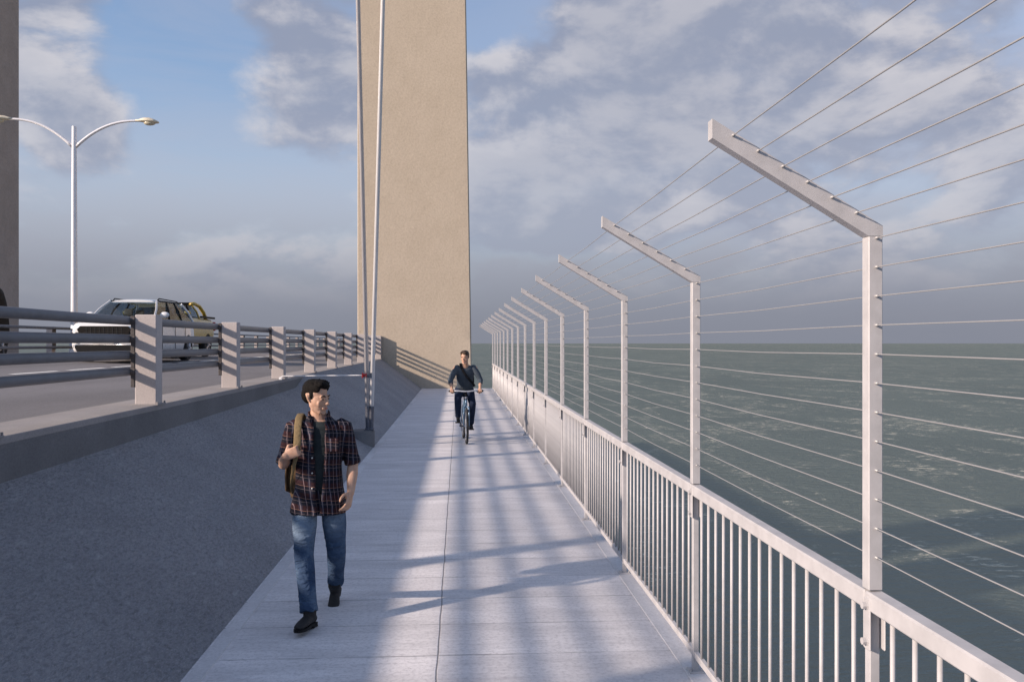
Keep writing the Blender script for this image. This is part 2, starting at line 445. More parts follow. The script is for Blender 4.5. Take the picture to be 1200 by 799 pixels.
def subdiv(name, bm, m, parent=None, lv=2, smooth=True):
    o = obj(name, bm, m, parent, True)
    s = o.modifiers.new('s', 'SUBSURF'); s.levels = lv; s.render_levels = lv
    return bake(o, smooth)
def tag(o, label=None, cat=None, group=None, kind=None):
    if label: o['label'] = label
    if cat: o['category'] = cat
    if group: o['group'] = group
    if kind: o['kind'] = kind
    return o
def thing(name, label, cat, loc=(0, 0, 0), rz=0, group=None):
    o = bpy.data.objects.new(name, None); COL.objects.link(o); o.empty_display_size = .2
    o.location = loc; o.rotation_euler = (0, 0, rz)
    return tag(o, label, cat, group)
def dup(o, parent, loc=None):
    c = o.copy(); COL.objects.link(c); c.parent = parent
    if loc is not None: c.location = loc
    for ch in list(o.children): dup(ch, c)
    return c
B = bmesh.new

# ------------------------------------------------------------------ sea
def ngon(pts, name, m):
    bm = B(); bm.faces.new([bm.verts.new(p) for p in pts]); return obj(name, bm, m)
SEA = -14.0
bm = B(); S_ = 42000
bm.faces.new([bm.verts.new(p) for p in ((-S_, -S_, SEA), (S_, -S_, SEA), (S_, S_, SEA), (-S_, S_, SEA))])
tag(obj('sea', bm, MT['sea']), kind='structure')

# ------------------------------------------------------------------ deck
XL, XR = -1.61, 1.50          # walkway edges
XC = -3.40                    # outer face of the traffic kerb
ZC = 1.305                    # its top
YT = 37.8                     # tower face
Y0 = -14.0
bm = B(); box(bm, XL - .05, XR, Y0, YT - .003, -.35, 0.0)
tag(obj('walkway', bm, MT['pave']), kind='structure')
bm = B(); box(bm, 1.375, XR + .012, Y0, YT - .003, -.10, .006, .003)
tag(obj('walkway_edge_strip', bm, MT['strip']), kind='structure')
bm = B(); box(bm, XL - .02, XL + .085, Y0, YT - .003, -.05, .006, .003)
tag(obj('walkway_gutter_strip', bm, MT['strip']), kind='structure')

# sloping parapet between walkway and road
def lipz(y): return .957 + max(0, min(1, (y - 6.0) / 11.8)) * .11
par = thing('concrete_parapet', 'grey rough concrete parapet sloping up from the walkway to the road kerb', 'parapet', (0, 0, 0))
bm = B()
ys = [Y0, -6, 0, 3, 6, 9, 12, 15, 17.8]
rows = [[bm.verts.new(p) for p in ((XL, y, -.02), (XC, y, lipz(y)))] for y in ys]
for a, b in zip(rows[:-1], rows[1:]): bm.faces.new((a[0], a[1], b[1], b[0]))
for i in range(12):
    u = (i + 1) / 12; f = min(1, u * 1.0)
    y_ = 17.8 + 1.5 * u
    rr = [bm.verts.new(p) for p in ((XL, y_, -.02), (XC, y_, lipz(17.8) + (ZC - .004 - lipz(17.8)) * (f * f * (3 - 2 * f))))]
    bm.faces.new((rows[-1][0], rows[-1][1], rr[1], rr[0])); rows.append(rr)
c = [bm.verts.new(p) for p in ((XL, YT - .003, -.02), (XC, YT - .003, ZC - .004))]
bm.faces.new((rows[-1][0], rows[-1][1], c[1], c[0]))
# closed core behind and below the slope
k = [bm.verts.new(p) for p in ((XL, Y0, -.4), (XC - .6, Y0, -.4), (XL, YT - .003, -.4), (XC - .6, YT - .003, -.4))]
bm.faces.new((k[0], k[1], k[3], k[2]))
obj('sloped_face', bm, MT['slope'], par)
bm = B()
rows = [[bm.verts.new(p) for p in ((XC + .004, y, lipz(y) - .002), (XC + .004, y, ZC - .06))] for y in ys + [19.3]]
for a, b in zip(rows[:-1], rows[1:]): bm.faces.new((a[0], a[1], b[1], b[0]))
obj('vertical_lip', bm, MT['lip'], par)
bm = B(); box(bm, XC - .62, XC + .006, Y0, YT - .003, ZC - .062, ZC, .008, 2)
obj('kerb_top', bm, MT['kerb'], par)
bm = B(); box(bm, XC - .60, XC - .01, Y0, YT - .003, -.38, ZC - .064); obj('core', bm, MT['lip'], par)

# road surfaces (crowned)
XM = -13.2
def roadz(x): return 1.283 + .034 * min(abs(x - XC), 7.5) + max(0, abs(x - XC) - 7.5) * .02 if x >= XM else roadz(2 * XM - x)
def road_sheet(name, x0, x1, m, dz=0, y0=Y0 - 10, y1=120, ny=1, nx=8):
    bm = B()
    xs = [x0 + (x1 - x0) * i / nx for i in range(nx + 1)]
    vr = [[bm.verts.new((x, y, roadz(x) + dz)) for x in xs] for y in (y0, y1)]
    for i in range(nx): bm.faces.new((vr[0][i], vr[0][i + 1], vr[1][i + 1], vr[1][i]))
    return bm
bm = road_sheet('r', XC - .61, XM, MT['asphalt']); tag(obj('road', bm, MT['asphalt']), kind='structure')
bm = road_sheet('r', XM, 2 * XM - XC + .6, MT['asphalt']); tag(obj('far_road', bm, MT['asphalt']), kind='structure')
bm = B(); box(bm, 2 * XM - XC - .6, -4.45, Y0 - 10, 120, -1.2, 1.15); tag(obj('bridge_deck', bm, MT['lip']), kind='structure')
bm = B()
def strip(bm, x, w, y0, y1):
    bm.faces.new([bm.verts.new(p) for p in ((x - w / 2, y0, roadz(x - w / 2) + .004), (x + w / 2, y0, roadz(x + w / 2) + .004), (x + w / 2, y1, roadz(x + w / 2) + .004), (x - w / 2, y1, roadz(x - w / 2) + .004))])
y = -20.2
while y < 110: strip(bm, -8.0, .14, y, y + 1.75); strip(bm, 2 * XM + 8.0, .14, y, y + 1.75); y += 2.25
strip(bm, XM + .75, .12, Y0, 118); strip(bm, XM - .75, .12, Y0, 118); 
tag(obj('road_markings', bm, MT['paint'], normals=False), kind='structure')
zm = roadz(XM + .01)
bm = B(); box(bm, XM - .28, XM + .28, Y0, 118, zm - .06, zm + .10, .02, 2)
tag(obj('median_kerb', bm, MT['kerb']), kind='structure')
# far edge of the deck
fp = thing('far_parapet', 'low grey concrete parapet along the far side of the road deck', 'parapet', (2 * XM - XC, 0, 0))
bm = B(); box(bm, -.3, .3, Y0, 118, .9, 1.33, .01); obj('kerb_block', bm, MT['kerb'], fp)

# ------------------------------------------------------------------ bridge towers
MT['tower_shaded'] = m_rough_concrete('shaded_tower_concrete', (.29, .265, .25), (.34, .31, .295), 11, (1, 1, 1), .4, .02, .34)  # darker, greyer copy of the tower concrete, with shade put into its colour
def tower(name, label, inner, outer, sgn, m=None):
    """legs lean slightly inwards: outer side faces converge with height"""
    t = thing(name, label, 'bridge tower', ((inner + outer) / 2, YT + 3, SEA), 0, 'concrete bridge tower legs')
    cx = (inner + outer) / 2
    bm = B(); rings = []
    for z, dxo, dxi in ((SEA - 2, .25, 0.0), (0, 0, 0), (17.2, -.26, -.06), (70, -1.06, -.2)):
        xo = outer + sgn * dxo; xi = inner
        x0, x1 = sorted((xi, xo)); ch = .14
        y0, y1 = YT, YT + 6
        x0 -= cx; x1 -= cx; ch = .03; y0 -= YT + 3; y1 -= YT + 3
        rings.append([(x0 + ch, y0, z - SEA), (x1 - .05, y0, z - SEA), (x1, y0 + .05, z - SEA), (x1, y1 - ch, z - SEA), (x1 - ch, y1, z - SEA), (x0 + ch, y1, z - SEA), (x0, y1 - ch, z - SEA), (x0, y0 + ch, z - SEA)])
    loft(bm, rings)
    obj('shaft', bm, m or MT['tower'], t)
    return t
tower('bridge_tower', 'broad tan concrete tower leg at the end of the walkway', -4.45, .57, 1)
tl = tower('bridge_tower', 'grey shaded concrete tower leg beyond the road at the left edge', -21.8, -27.0, -1, MT['tower_shaded'])
# ------------------------------------------------------------------ traffic railing
PY = [9.83 + 3.5 * k for k in range(-5, 8)]
rail = thing('traffic_railing', 'railing of square concrete posts and four grey pipes along the kerb beside the walkway', 'railing', (XC, 0, ZC))
def rail_post(parent, y):
    bm = B(); box(bm, -.235, 0.0, 0, .20, -.005, 1.015, .008, 1)
    p = obj('post', bm, MT['post_conc'], parent, False, (0, y, 0))
    bm = B(); box(bm, -.280, -.237, -.004, .06, .20, 1.0, .004)
    for zz in (.375, .561, .743, .948):
        tube(bm, [(-.285, .03, zz), (-.235, .03, zz)], .052, 12, (0, 1, 0))
    obj('bracket', bm, MT['bracket'], p)
    bm = B()
    box(bm, -.26, .03, -.03, .23, -.004, .012, .003)
    for (bx, by) in ((.018, -.016), (.018, .216)): tube(bm, [(bx, by, .012), (bx, by, .035)], .011, 6)
    obj('base_plate', bm, MT['kerb'], p)
    return p
p0 = rail_post(rail, PY[0])
for y in PY[1:]: dup(p0, rail, (0, y, 0))
q = dup(p0, rail, (0, 37.50, 0)); q.scale = (1, 1.4, 1)
for zz in (.375, .561, .743, .948):
    bm = B(); tube(bm, [(-.33, Y0 + 1, zz), (-.33, YT - .004, zz)], .049, 20, (1, 0, 0)); 
    obj('pipe_rail', bm, MT['pipe'], rail, True)
# median railing
med = thing('median_railing', 'low railing with small posts along the road median under the street lamp', 'railing', (XM, 0, zm + .10))
bm = B(); box(bm, -.09, .09, 0, .24, -.003, .85, .006); mp0 = obj('post', bm, MT['post_conc'], med, False, (0, 28.4 - 14, 0))
bm = B(); box(bm, .092, .12, .02, .22, .12, .84, .003); obj('bracket', bm, MT['bracket'], mp0)
for k in range(1, 24): dup(mp0, med, (0, 28.4 - 14 + 3.5 * k, 0))
for zz in (.18, .48, .80):
    bm = B(); tube(bm, [(.16, 8, zz), (.16, 100, zz)], .045, 12); obj('pipe_rail', bm, MT['pipe'], med, True)

# ------------------------------------------------------------------ safety fence on the sea side
FX0, FX1 = 1.41, 1.46; FXC = 1.435
FS = 2.23
FY = [2.86 + FS * k for k in range(-1, 16)]
fence = thing('safety_fence', 'tall pale steel fence with inward bent arms and wires on the sea side', 'fence', (FXC, 0, 0))
ANG = R(31); KZ = 2.368; ARM = .67
def fence_post(parent, y):
    bm = B()
    # upper post above the rail, lower post below, mitred arm
    box(bm, -.025, .025, 0, .05, 1.147, KZ, .003)
    p = obj('post', bm, MT['galv'], parent, False, (0, y, 0))
    bm = B(); box(bm, -.018, .018, .006, .044, -.06, 1.074, .003)
    obj('lower_post', bm, MT['galv'], p, 30)
    bm = B()
    L0 = ARM
    # arm as a mitred prism: profile in x,z
    d = Vector((-math.cos(ANG), 0, math.sin(ANG))); n = Vector((math.sin(ANG), 0, math.cos(ANG)))
    a = Vector((.025, 0, KZ + .001)); b = Vector((-.025, 0, KZ + .001))
    a2 = Vector((.025, 0, KZ + .036)); t = .050
    tipb = b + d * (L0 - .03); tipt = Vector((tipb.x, 0, tipb.z + .066))
    prof = [b, a, a2, tipt, tipb]
    rings = [[(v.x, yy, v.z) for v in prof] for yy in (0.0, .05)]
    loft(bm, rings)
    obj('arm', bm, MT['galv'], p)
    # clamp plates and bolts at the rail
    bm = B(); box(bm, -.034, -.0255, -.022, .022, .945, 1.125, .004); box(bm, .019, .026, -.022, .030, .945, 1.125, .004)
    box(bm, -.0255, -.0185, .010, .040, .945, 1.07)
    c_ = obj('clamp_plate', bm, MT['galv'], p, 30)
    for zz in (.975, 1.098):
        bm = B(); tube(bm, [(-.050, 0.0, zz), (-.036, 0.0, zz), (-.036, 0, zz), (-.030, 0, zz)], [.0125, .0125, .016, .016], 8, (0, 1, 0)); obj('bolt', bm, MT['galv'], c_, 30)
    bm = B(); box(bm, -.045, .045, -.02, .07, .004, .016, .002)
    for sx in (-.035, .035): tube(bm, [(sx, .0, .016), (sx, .0, .03)], .007, 6)
    obj('foot_plate', bm, MT['galv'], p, 30)
    return p
f0 = fence_post(fence, FY[0])
fposts = [f0] + [dup(f0, fence, (0, y, 0)) for y in FY[1:]]
YA, YB = FY[0] - .1, FY[-1] + .15
d = Vector((-math.cos(ANG), 0, math.sin(ANG)))
wz = [(0, 1.262 + .1 * k) for k in range(12)] + [((Vector((-.071, 0, KZ + .080)) + d * (.1007 * k)).x, (Vector((-.071, 0, KZ + .080)) + d * (.1007 * k)).z) for k in range(6)]
for (wx, wzz) in wz:
    bm = B()
    pts = []
    for i in range(len(FY)):
        pts.append((wx, FY[i] + .025, wzz))
        if i < len(FY) - 1: pts.append((wx, FY[i] + .025 + FS / 2, wzz - .004 - .003 * random.random()))
    tube(bm, pts, .0022, 6, (1, 0, 0)); obj('wire', bm, MT['wire'], fence, True)
bm = B(); tube(bm, [(0, -.014, 0), (0, .064, 0)], .0048, 8); fer = obj('wire_ferrule', bm, MT['wire'], fposts[1], True)
fl_ = [(p, w) for p in fposts[1:6] for w in wz]
for i, (p, w) in enumerate(fl_):
    if i: dup(fer, p, (w[0], 0, w[1]))
    else: fer.location = (w[0], 0, w[1])
for i in range(len(FY) - 1):
    bm = B(); g = .002
    box(bm, -.030, .030, FY[i] + .025 + g - (.1 if i == 0 else 0), FY[i + 1] + .025 - g, 1.078, 1.143, .006, 1)
    obj('top_rail', bm, MT['galv'], fence, False)
    bm = B(); box(bm, -.014, .014, FY[i] + .05, FY[i + 1] + .002, .095, .135, .003)
    obj('bottom_rail', bm, MT['galv'], fence, 30)
bm = B(); tube(bm, [(0, 0, .133), (0, 0, 1.08)], .0085, 12); bal = obj('baluster', bm, MT['galv'], fence, True, (0, 0, -50))
bal_y = []
for i in range(len(FY) - 1):
    for k in range(1, 16): bal_y.append(FY[i] + .025 + FS * k / 16.0)
vis = [y for y in bal_y if y > 1.9]
near, rest = vis[:100], vis[100:] + [y for y in bal_y if y <= 1.9]
bal.location = (0, near[0], 0)
for y in near[1:]: dup(bal, fence, (0, y, 0))
bm = B()
for y in rest: tube(bm, [(0, y, .133), (0, y, 1.08)], .0085, 8)
tag(obj('far_balusters', bm, MT['galv'], fence, True), kind='stuff')

# ------------------------------------------------------------------ stay cables, anchorage, brace
SY = 16.55
def cable(label, x_bot, slope, m):
    t = thing('stay_cable', label, 'cable', (x_bot, SY, .33), 0, 'stay cables beside the walkway')
    bm = B(); tube(bm, [(slope * .45, 0, .45), (slope * 45, 0, 45)], .042, 16); obj('sheath', bm, m, t, True)
    bm = B(); tube(bm, [(0, 0, 0), (slope * .04, 0, .04), (slope * .05, 0, .05), (slope * .40, 0, .40), (slope * .43, 0, .43), (slope * .46, 0, .46)], [.062, .062, .047, .047, .052, .044], 14)
    obj('socket', bm, MT['socket'], t, 40)
    return t
cable('grey stay cable, the left of the two rising from the anchor block', -1.745, -.0235, MT['stay_grey'])
cable('glossy white stay cable, the right of the two rising from the anchor block', -1.69, .0275, MT['stay'])
ab = thing('anchor_block', 'round concrete anchor block at the foot of the sloped parapet holding the cables', 'anchor block', (-1.88, SY + .05, 0))
bm = B(); rings = [[(r * math.cos(a), r * math.sin(a), z) for a in [2 * math.pi * k / 32 for k in range(32)]] for r, z in ((.255, -.05), (.255, .30), (.24, .325))]
loft(bm, rings); obj('block', bm, MT['lip'], ab, 40)
bm = B(); box(bm, .06, .25, -.12, .02, .326, .345, .004); obj('anchor_plate', bm, MT['socket'], ab)
br = thing('cable_brace', 'thin white bar with red end clamp tying the cables to the kerb', 'brace', (XC, SY, 1.37))
bm = B(); tube(bm, [(0.0, 0, -.02), (.05, 0, 0), (1.56, 0, .012)], .010, 10, (0, 1, 0)); box(bm, -.03, .02, -.03, .03, -.066, -.02); obj('bar', bm, MT['stay'], br, 40)
bm = B(); tube(bm, [(1.54, 0, .012), (1.555, 0, .012), (1.56, 0, .012), (1.61, 0, .012), (1.615, 0, .012), (1.63, 0, .012)], [.05, .06, .035, .035, .062, .055], 14, (0, 1, 0)); obj('red_clamp', bm, MT['red'], br, 40)
bm = B(); tube(bm, [(1.63, 0, .012), (1.75, 0, .012)], .03, 10, (0, 1, 0)); tube(bm, [(1.68, 0, -.03), (1.68, 0, .06)], .062, 14); obj('cable_collar', bm, MT['socket'], br, 40)

# ------------------------------------------------------------------ street lamp
lp = thing('street_lamp', 'tall pale street lamp with two curved arms on the median', 'street lamp', (XM, 30.2, zm + .1))
bm = B(); tube(bm, [(0, 0, 0), (0, 0, .02), (0, 0, .03), (0, 0, 7.75)], [.2, .2, .115, .075], 16); obj('pole', bm, MT['lamp'], lp, 40)
bm = B(); tube(bm, [(0, 0, -.01), (0, 0, .35), (0, 0, .4)], [.16, .15, .12], 16); obj('base_collar', bm, MT['lamp'], lp, 40)
for s in (-1, 1):
    bm = B(); pts = []
    for i in range(15):
        u = i / 14; a = u * R(82)
        pts.append((s * (.05 + 2.12 * u), 0, 7.05 + .93 * (1 - (1 - u) ** 2.3)))
    tube(bm, pts, [.055 - .018 * i / 14 for i in range(15)], 10, (0, 1, 0)); arm = obj('arm', bm, MT['lamp'], lp, True)
    bm = B()
    ex, ez = pts[-1][0], pts[-1][2]
    rings = []
    for u, w, h, o in ((-.12, .045, .035, 0), (0, .07, .06, 0), (.15, .15, .10, .015), (.35, .19, .12, .015), (.52, .17, .09, .0), (.66, .08, .04, -.01)):
        rings.append([(ex + s * u, w * math.cos(a), ez + o - u * .06 + h * math.sin(a) * (1.0 if math.sin(a) > 0 else .55)) for a in [2 * math.pi * k / 14 for k in range(14)]])
    loft(bm, rings); hd = obj('lamp_head', bm, MT['lamphead'], lp, True)
    bm = B(); ell(bm, (ex + s * .36, 0, ez - .07), (.20, .13, .085)); obj('lens', bm, MT['lens'], hd, True)

# ------------------------------------------------------------------ vehicles (facing -Y, front bumper at y = 0)
def body_loft(name, st, m, t, arches, lv=2):
    bm = B(); rings = []
    for (y, w, zb, zt, cr) in st:
        h = zt - zb
        half = [(0, zb), (w * .86, zb), (w * .97, zb + h * .12), (w, zb + h * .42), (w * .985, zb + h * .72), (w * .95, zt - .05), (w * .86, zt + .005), (w * .45, zt + cr * .8)]
        ring = half + [(0, zt + cr)] + [(-x, z) for x, z in reversed(half[1:])]
        rings.append([(x, y, z) for x, z in ring])
    loft(bm, rings)
    o = obj(name, bm, m, t, True)
    s = o.modifiers.new('s', 'SUBSURF'); s.levels = lv; s.render_levels = lv
    cut = B()
    for (y, r) in arches:
        for sx in (-1, 1):
            tube(cut, [(sx * .62, y, .36), (sx * 1.3, y, .36)], r, 36, (0, 1, 0))
    co = obj('cutter', cut, MT['plastic'])
    co.parent = t
    b = o.modifiers.new('b', 'BOOLEAN'); b.operation = 'DIFFERENCE'; b.object = co; b.solver = 'EXACT'
    bake(o, 35)
    bpy.data.objects.remove(co)
    return o
def wheel(t, x, y, r=.36, w=.235):
    s = 1 if x > 0 else -1
    bm = B(); rr = []
    for (dx, q) in ((-w / 2, .66), (-w / 2, .93), (-w / 2 + .03, 1), (w / 2 - .03, 1), (w / 2, .93), (w / 2, .66)):
        rr.append([(dx * s, r * q * math.cos(a), r * q * math.sin(a)) for a in [2 * math.pi * k / 36 for k in range(36)]])
    loft(bm, rr)
    ty = obj('wheel', bm, MT['tyre'], t, 35, (x - s * w / 2, y, r))
    bm = B()
    tube(bm, [(s * (w / 2 - .04), 0, 0), (s * (w / 2 - .01), 0, 0)], r * .64, 32, (0, 1, 0))
    for k in range(5):
        a = 2 * math.pi * k / 5
        tube(bm, [(s * (w / 2 + .004), 0, 0), (s * (w / 2), r * .6 * math.cos(a), r * .6 * math.sin(a))], [.045, .03], 8)
    tube(bm, [(s * w / 2, 0, 0), (s * (w / 2 + .02), 0, 0)], .06, 16, (0, 1, 0))
    obj('rim', bm, MT['rim'], ty, 35)
def pane(name, pts, t, m=None, thick=.006):
    p = [Vector(q) for q in pts]; n = (p[1] - p[0]).cross(p[2] - p[0]).normalized() * thick
    bm = B(); loft(bm, [[tuple(q) for q in p], [tuple(q + n) for q in p]]); return obj(name, bm, m or MT['glass'], t)
def greenhouse(t, m, z0, z1, yb0, yb1, yt0, yt1, wb, wt, posts, name='cabin', roofrail=True):
    """z0 belt, z1 roof; yb/yt: windscreen base/top and tail base/top; posts: fractions along the side"""
    bm = B()
    def P(f, s, up): # side point at fraction f
        y = (yb0 + (yb1 - yb0) * f) if not up else (yt0 + (yt1 - yt0) * f)
        return Vector((s * (wt if up else wb), y, z1 - .03 if up else z0))
    for s in (-1, 1):
        for i, f in enumerate([0] + list(posts) + [1]):
            a, b = P(f, s, False), P(f, s, True)
            mid = (a + b) / 2 + Vector((s * .03, 0, .02))
            if 0 < i <= len(posts):
                bp_ = B(); tube(bp_, [a, mid, b], [(.05, .02)] * 3, 8, (0, 1, 0)); obj('door_pillar', bp_, MT['plastic'], t, True)
            else:
                r = .048 if i else .035
                tube(bm, [a, mid, b], [(r, r * .7)] * 3, 8, (0, 1, 0))
        tr_ = B()
        a, b, c_, d_ = P(.06, s, False), P(.97, s, False), P(.97, s, True), P(.04, s, True)
        o_ = Vector((s * .012, 0, 0))
        for u, v in ((a, b), (d_, c_)): tube(tr_, [u + o_ + Vector((0, 0, .015)), v + o_ + Vector((0, 0, .015))], .016, 6, (0, 1, 0))
        obj('window_trim', tr_, MT['plastic'], t)
    # roof: domed slab
    rings = []
    n = 8
    for i in range(n + 1):
        u = i / n; y = yt0 - .04 + (yt1 - yt0 + .08) * u
        dz = -.05 * (2 * u - 1) ** 4 - .03 * (u) ** 2
        w = wt * (1 - .06 * (2 * u - 1) ** 6)
        rings.append([(x * w, y, z1 + dz + zz) for x, zz in ((-1.02, -.04), (-.98, -.005), (-.8, .025), (-.4, .045), (0, .05), (.4, .045), (.8, .025), (.98, -.005), (1.02, -.04), (.8, -.05), (0, -.02), (-.8, -.05))])
    loft(bm, rings)
    c = obj(name, bm, m, t, 45)
    k = .012
    pane('windscreen', [(-wb + .04, yb0 + k, z0), (wb - .04, yb0 + k, z0), (wt - .05, yt0 + k, z1 - .03), (-wt + .05, yt0 + k, z1 - .03)], t)
    pane('rear_window', [(-wb + .04, yb1 - k, z0), (wb - .04, yb1 - k, z0), (wt - .05, yt1 - k, z1 - .03), (-wt + .05, yt1 - k, z1 - .03)], t)
    fs = [0] + list(posts) + [1]
    for s in (-1, 1):
        for f0_, f1_ in zip(fs[:-1], fs[1:]):
            q = [P(f0_ + .01, s, False), P(f1_ - .01, s, False), P(f1_ - .01, s, True), P(f0_ + .01, s, True)]
            pane('side_window', [tuple(v) for v in q], t)
        if roofrail:
            bm = B(); tube(bm, [(s * wt * .95, yt0 + .15, z1), (s * wt * .96, yt0 + .25, z1 + .05), (s * wt * .96, yt1 - .3, z1 + .03), (s * wt * .95, yt1 - .15, z1 - .03)], .016, 8); obj('roof_rail', bm, MT['plastic'], t, True)
    return c
def seats(t, rows, z=.75, w=.4):
    for y in rows:
        for s in (-1, 1):
            bm = B(); box(bm, s * w - .24, s * w + .24, y - .25, y + .2, z - .12, z, .03); 
            m = Matrix.Translation((s * w, y + .2, z)) @ Matrix.Rotation(R(-14), 4, 'X')
            box(bm, -.24, .24, -.05, .07, 0, .52, .03, 2, m); box(bm, -.12, .12, -.04, .05, .55, .75, .03, 2, m)
            obj('seat', bm, MT['seat'], t, 35)
def mirror(t, s, x, y, z, m):
    bm = B(); ell(bm, (s * (x + .12), y, z), (.13, .07, .085)); tube(bm, [(s * (x - .05), y, z - .05), (s * (x + .06), y, z - .04)], .025, 8)
    obj('mirror', bm, m, t, True)

suv = thing('white_suv', 'white suv with black grille driving towards the viewer behind the railing', 'car', (-9.12, 22.6, roadz(-9.12)), R(-.5))
body_loft('body', [(0.0, .76, .34, .93, .01), (.04, .86, .25, 1.03, .02), (.22, .91, .20, 1.07, .04), (.6, .935, .2, 1.11, .045), (1.15, .94, .2, 1.165, .03), (1.9, .945, .2, 1.16, .0), (3.0, .945, .2, 1.17, 0), (3.9, .94, .22, 1.19, .0), (4.4, .90, .26, 1.18, 0), (4.58, .85, .34, 1.06, 0), (4.64, .76, .42, .98, 0)], MT['white_car'], suv, [(.92, .41), (3.76, .41)])
greenhouse(suv, MT['white_car'], 1.16, 1.73, 1.10, 4.45, 1.92, 3.95, .85, .64, (.36, .68))
seats(suv, (2.25, 3.1), .78)
bm = B(); box(bm, -.78, .78, 1.25, 1.6, 1.0, 1.17, .04); tube(bm, [(.38, 1.74, 1.12), (.38, 1.68, 1.10)], .17, 20, (1, 0, 0)); obj('dashboard', bm, MT['plastic'], suv, 35)
def plate(name, ring, y0, y1, m, par):
    bm = B(); loft(bm, [[(x, y, z) for x, z in ring] for y in (y0, y1)]); return obj(name, bm, m, par)
gr = plate('grille', [(-.60, .96), (.60, .96), (.68, .88), (.54, .60), (-.54, .60), (-.68, .88)], -.036, .07, MT['grille'], suv)
bm = B()
for i in range(9): box(bm, -.44 + i * .11 - .007, -.44 + i * .11 + .007, -.044, -.035, .62, .935)
for z in (.68, .745, .81, .875): box(bm, -.50, .50, -.042, -.034, z - .004, z + .004)
obj('grille_bars', bm, MT['tyre'], gr)
plate('lower_intake', [(-.78, .47), (.78, .47), (.66, .28), (-.66, .28)], -.03, .1, MT['plastic'], suv)
bm = B(); tube(bm, [(-.82, -.01, .36), (-.70, -.040, .485), (.70, -.040, .485), (.82, -.01, .36)], .013, 8); obj('bumper_trim', bm, MT['chrome'], suv, True)
bm = B(); box(bm, -.26, .26, -.052, -.044, .50, .60, .004); obj('number_plate', bm, MT['button'], suv)
for s in (-1, 1):
    bm = B(); loft(bm, [[(s * x, y, z) for x, y, z in r] for r in ([(.60, -.030, .84), (.90, .10, .90), (.90, .12, .99), (.60, -.02, .96)], [(.60, .1, .84), (.925, .30, .92), (.925, .30, .99), (.60, .1, .96)])]); obj('headlight', bm, MT['headlamp'], suv)
    bm = B(); loft(bm, [[(s * x, y, z) for x, y, z in ((.60, yy, .80), (.88, yy + .08, .80), (.86, yy + .06, .55), (.70, yy, .52))] for yy in (-.02, .1)]); obj('bumper_inlet', bm, MT['plastic'], suv)
    mirror(suv, s, .88, 1.50, 1.30, MT['white_car'])
    bm = B(); loft(bm, [[(s * x, y, z) for x, y, z in r] for r in ([(.62, 4.64, .98), (.86, 4.5, .98), (.86, 4.46, 1.10), (.62, 4.6, 1.10)], [(.62, 4.5, .98), (.88, 4.35, .98), (.88, 4.33, 1.10), (.62, 4.5, 1.10)])]); obj('tail_light', bm, MT['red'], suv)
    for yh in (2.35, 3.35):
        bm = B(); box(bm, s * .945 - .015, s * .945 + .015, yh, yh + .2, .99, 1.015, .006); obj('door_handle', bm, MT['chrome'], suv)
    for y in (.92, 3.76): wheel(suv, s * .935, y, .37)
    bm = B(); box(bm, s * .935 - .012, s * .935 + .012, 1.35, 3.32, .24, .34, .01); obj('side_skirt', bm, MT['plastic'], suv)
    for yd in (1.5, 2.55, 3.42):
        bm = B(); box(bm, s * .943 - .006, s * .943 + .006, yd - .004, yd + .004, .36, 1.12); obj('door_gap', bm, MT['plastic'], suv)

pk = thing('pickup_truck', 'mustard yellow pickup truck half hidden behind the white suv', 'pickup truck', (-10.15, 27.75, roadz(-10.15)))
body_loft('body', [(0.0, .78, .50, 1.05, .01), (.05, .86, .42, 1.2, .02), (.3, .92, .4, 1.28, .03), (1.2, .94, .4, 1.34, .03), (1.5, .945, .4, 1.38, 0), (3.3, .945, .4, 1.40, 0), (3.5, .945, .4, 1.40, 0), (5.1, .94, .46, 1.40, 0), (5.25, .92, .52, 1.38, 0)], MT['yellow_car'], pk, [(.95, .47), (4.3, .47)], 1)
greenhouse(pk, MT['yellow_car'], 1.38, 1.83, 1.35, 3.50, 1.95, 3.25, .84, .68, (.5,), roofrail=False)
seats(pk, (2.2, 2.95), 1.0)
for s in (-1, 1):
    bm = B(); tube(bm, [(s * .62, 3.25, 1.86), (s * .66, 3.50, 1.90), (s * .74, 3.85, 1.82), (s * .82, 4.10, 1.60), (s * .85, 4.28, 1.38)], [(.07, .065)] * 5, 8); obj('sport_bar', bm, MT['yellow_car'], pk, True)
    bm = B(); box(bm, s * .88 - .05, s * .88 + .05, 3.6, 5.22, 1.39, 1.46, .015); obj('bed_rail', bm, MT['plastic'], pk)
    bm = B(); box(bm, s * .80 - .11, s * .80 + .11, -.02, .1, .95, 1.12, .02); obj('headlight', bm, MT['headlamp'], pk)
    bm = B(); box(bm, s * .87 - .06, s * .87 + .06, 5.18, 5.29, .95, 1.28, .02); obj('tail_light', bm, MT['red'], pk)
    mirror(pk, s, .88, 1.65, 1.5, MT['yellow_car'])
    for y in (.95, 4.3): wheel(pk, s * .93, y, .42)
bm = B(); tube(bm, [(-.66, 3.45, 1.90), (.66, 3.45, 1.90)], .04, 8); obj('roof_bar', bm, MT['plastic'], pk, True)
bm = B(); box(bm, -.6, .6, -.03, .06, .7, 1.1, .03); obj('grille', bm, MT['grille'], pk)
bm = B(); box(bm, -.9, .9, 5.24, 5.36, .5, .66, .03); obj('rear_bumper', bm, MT['chrome'], pk)

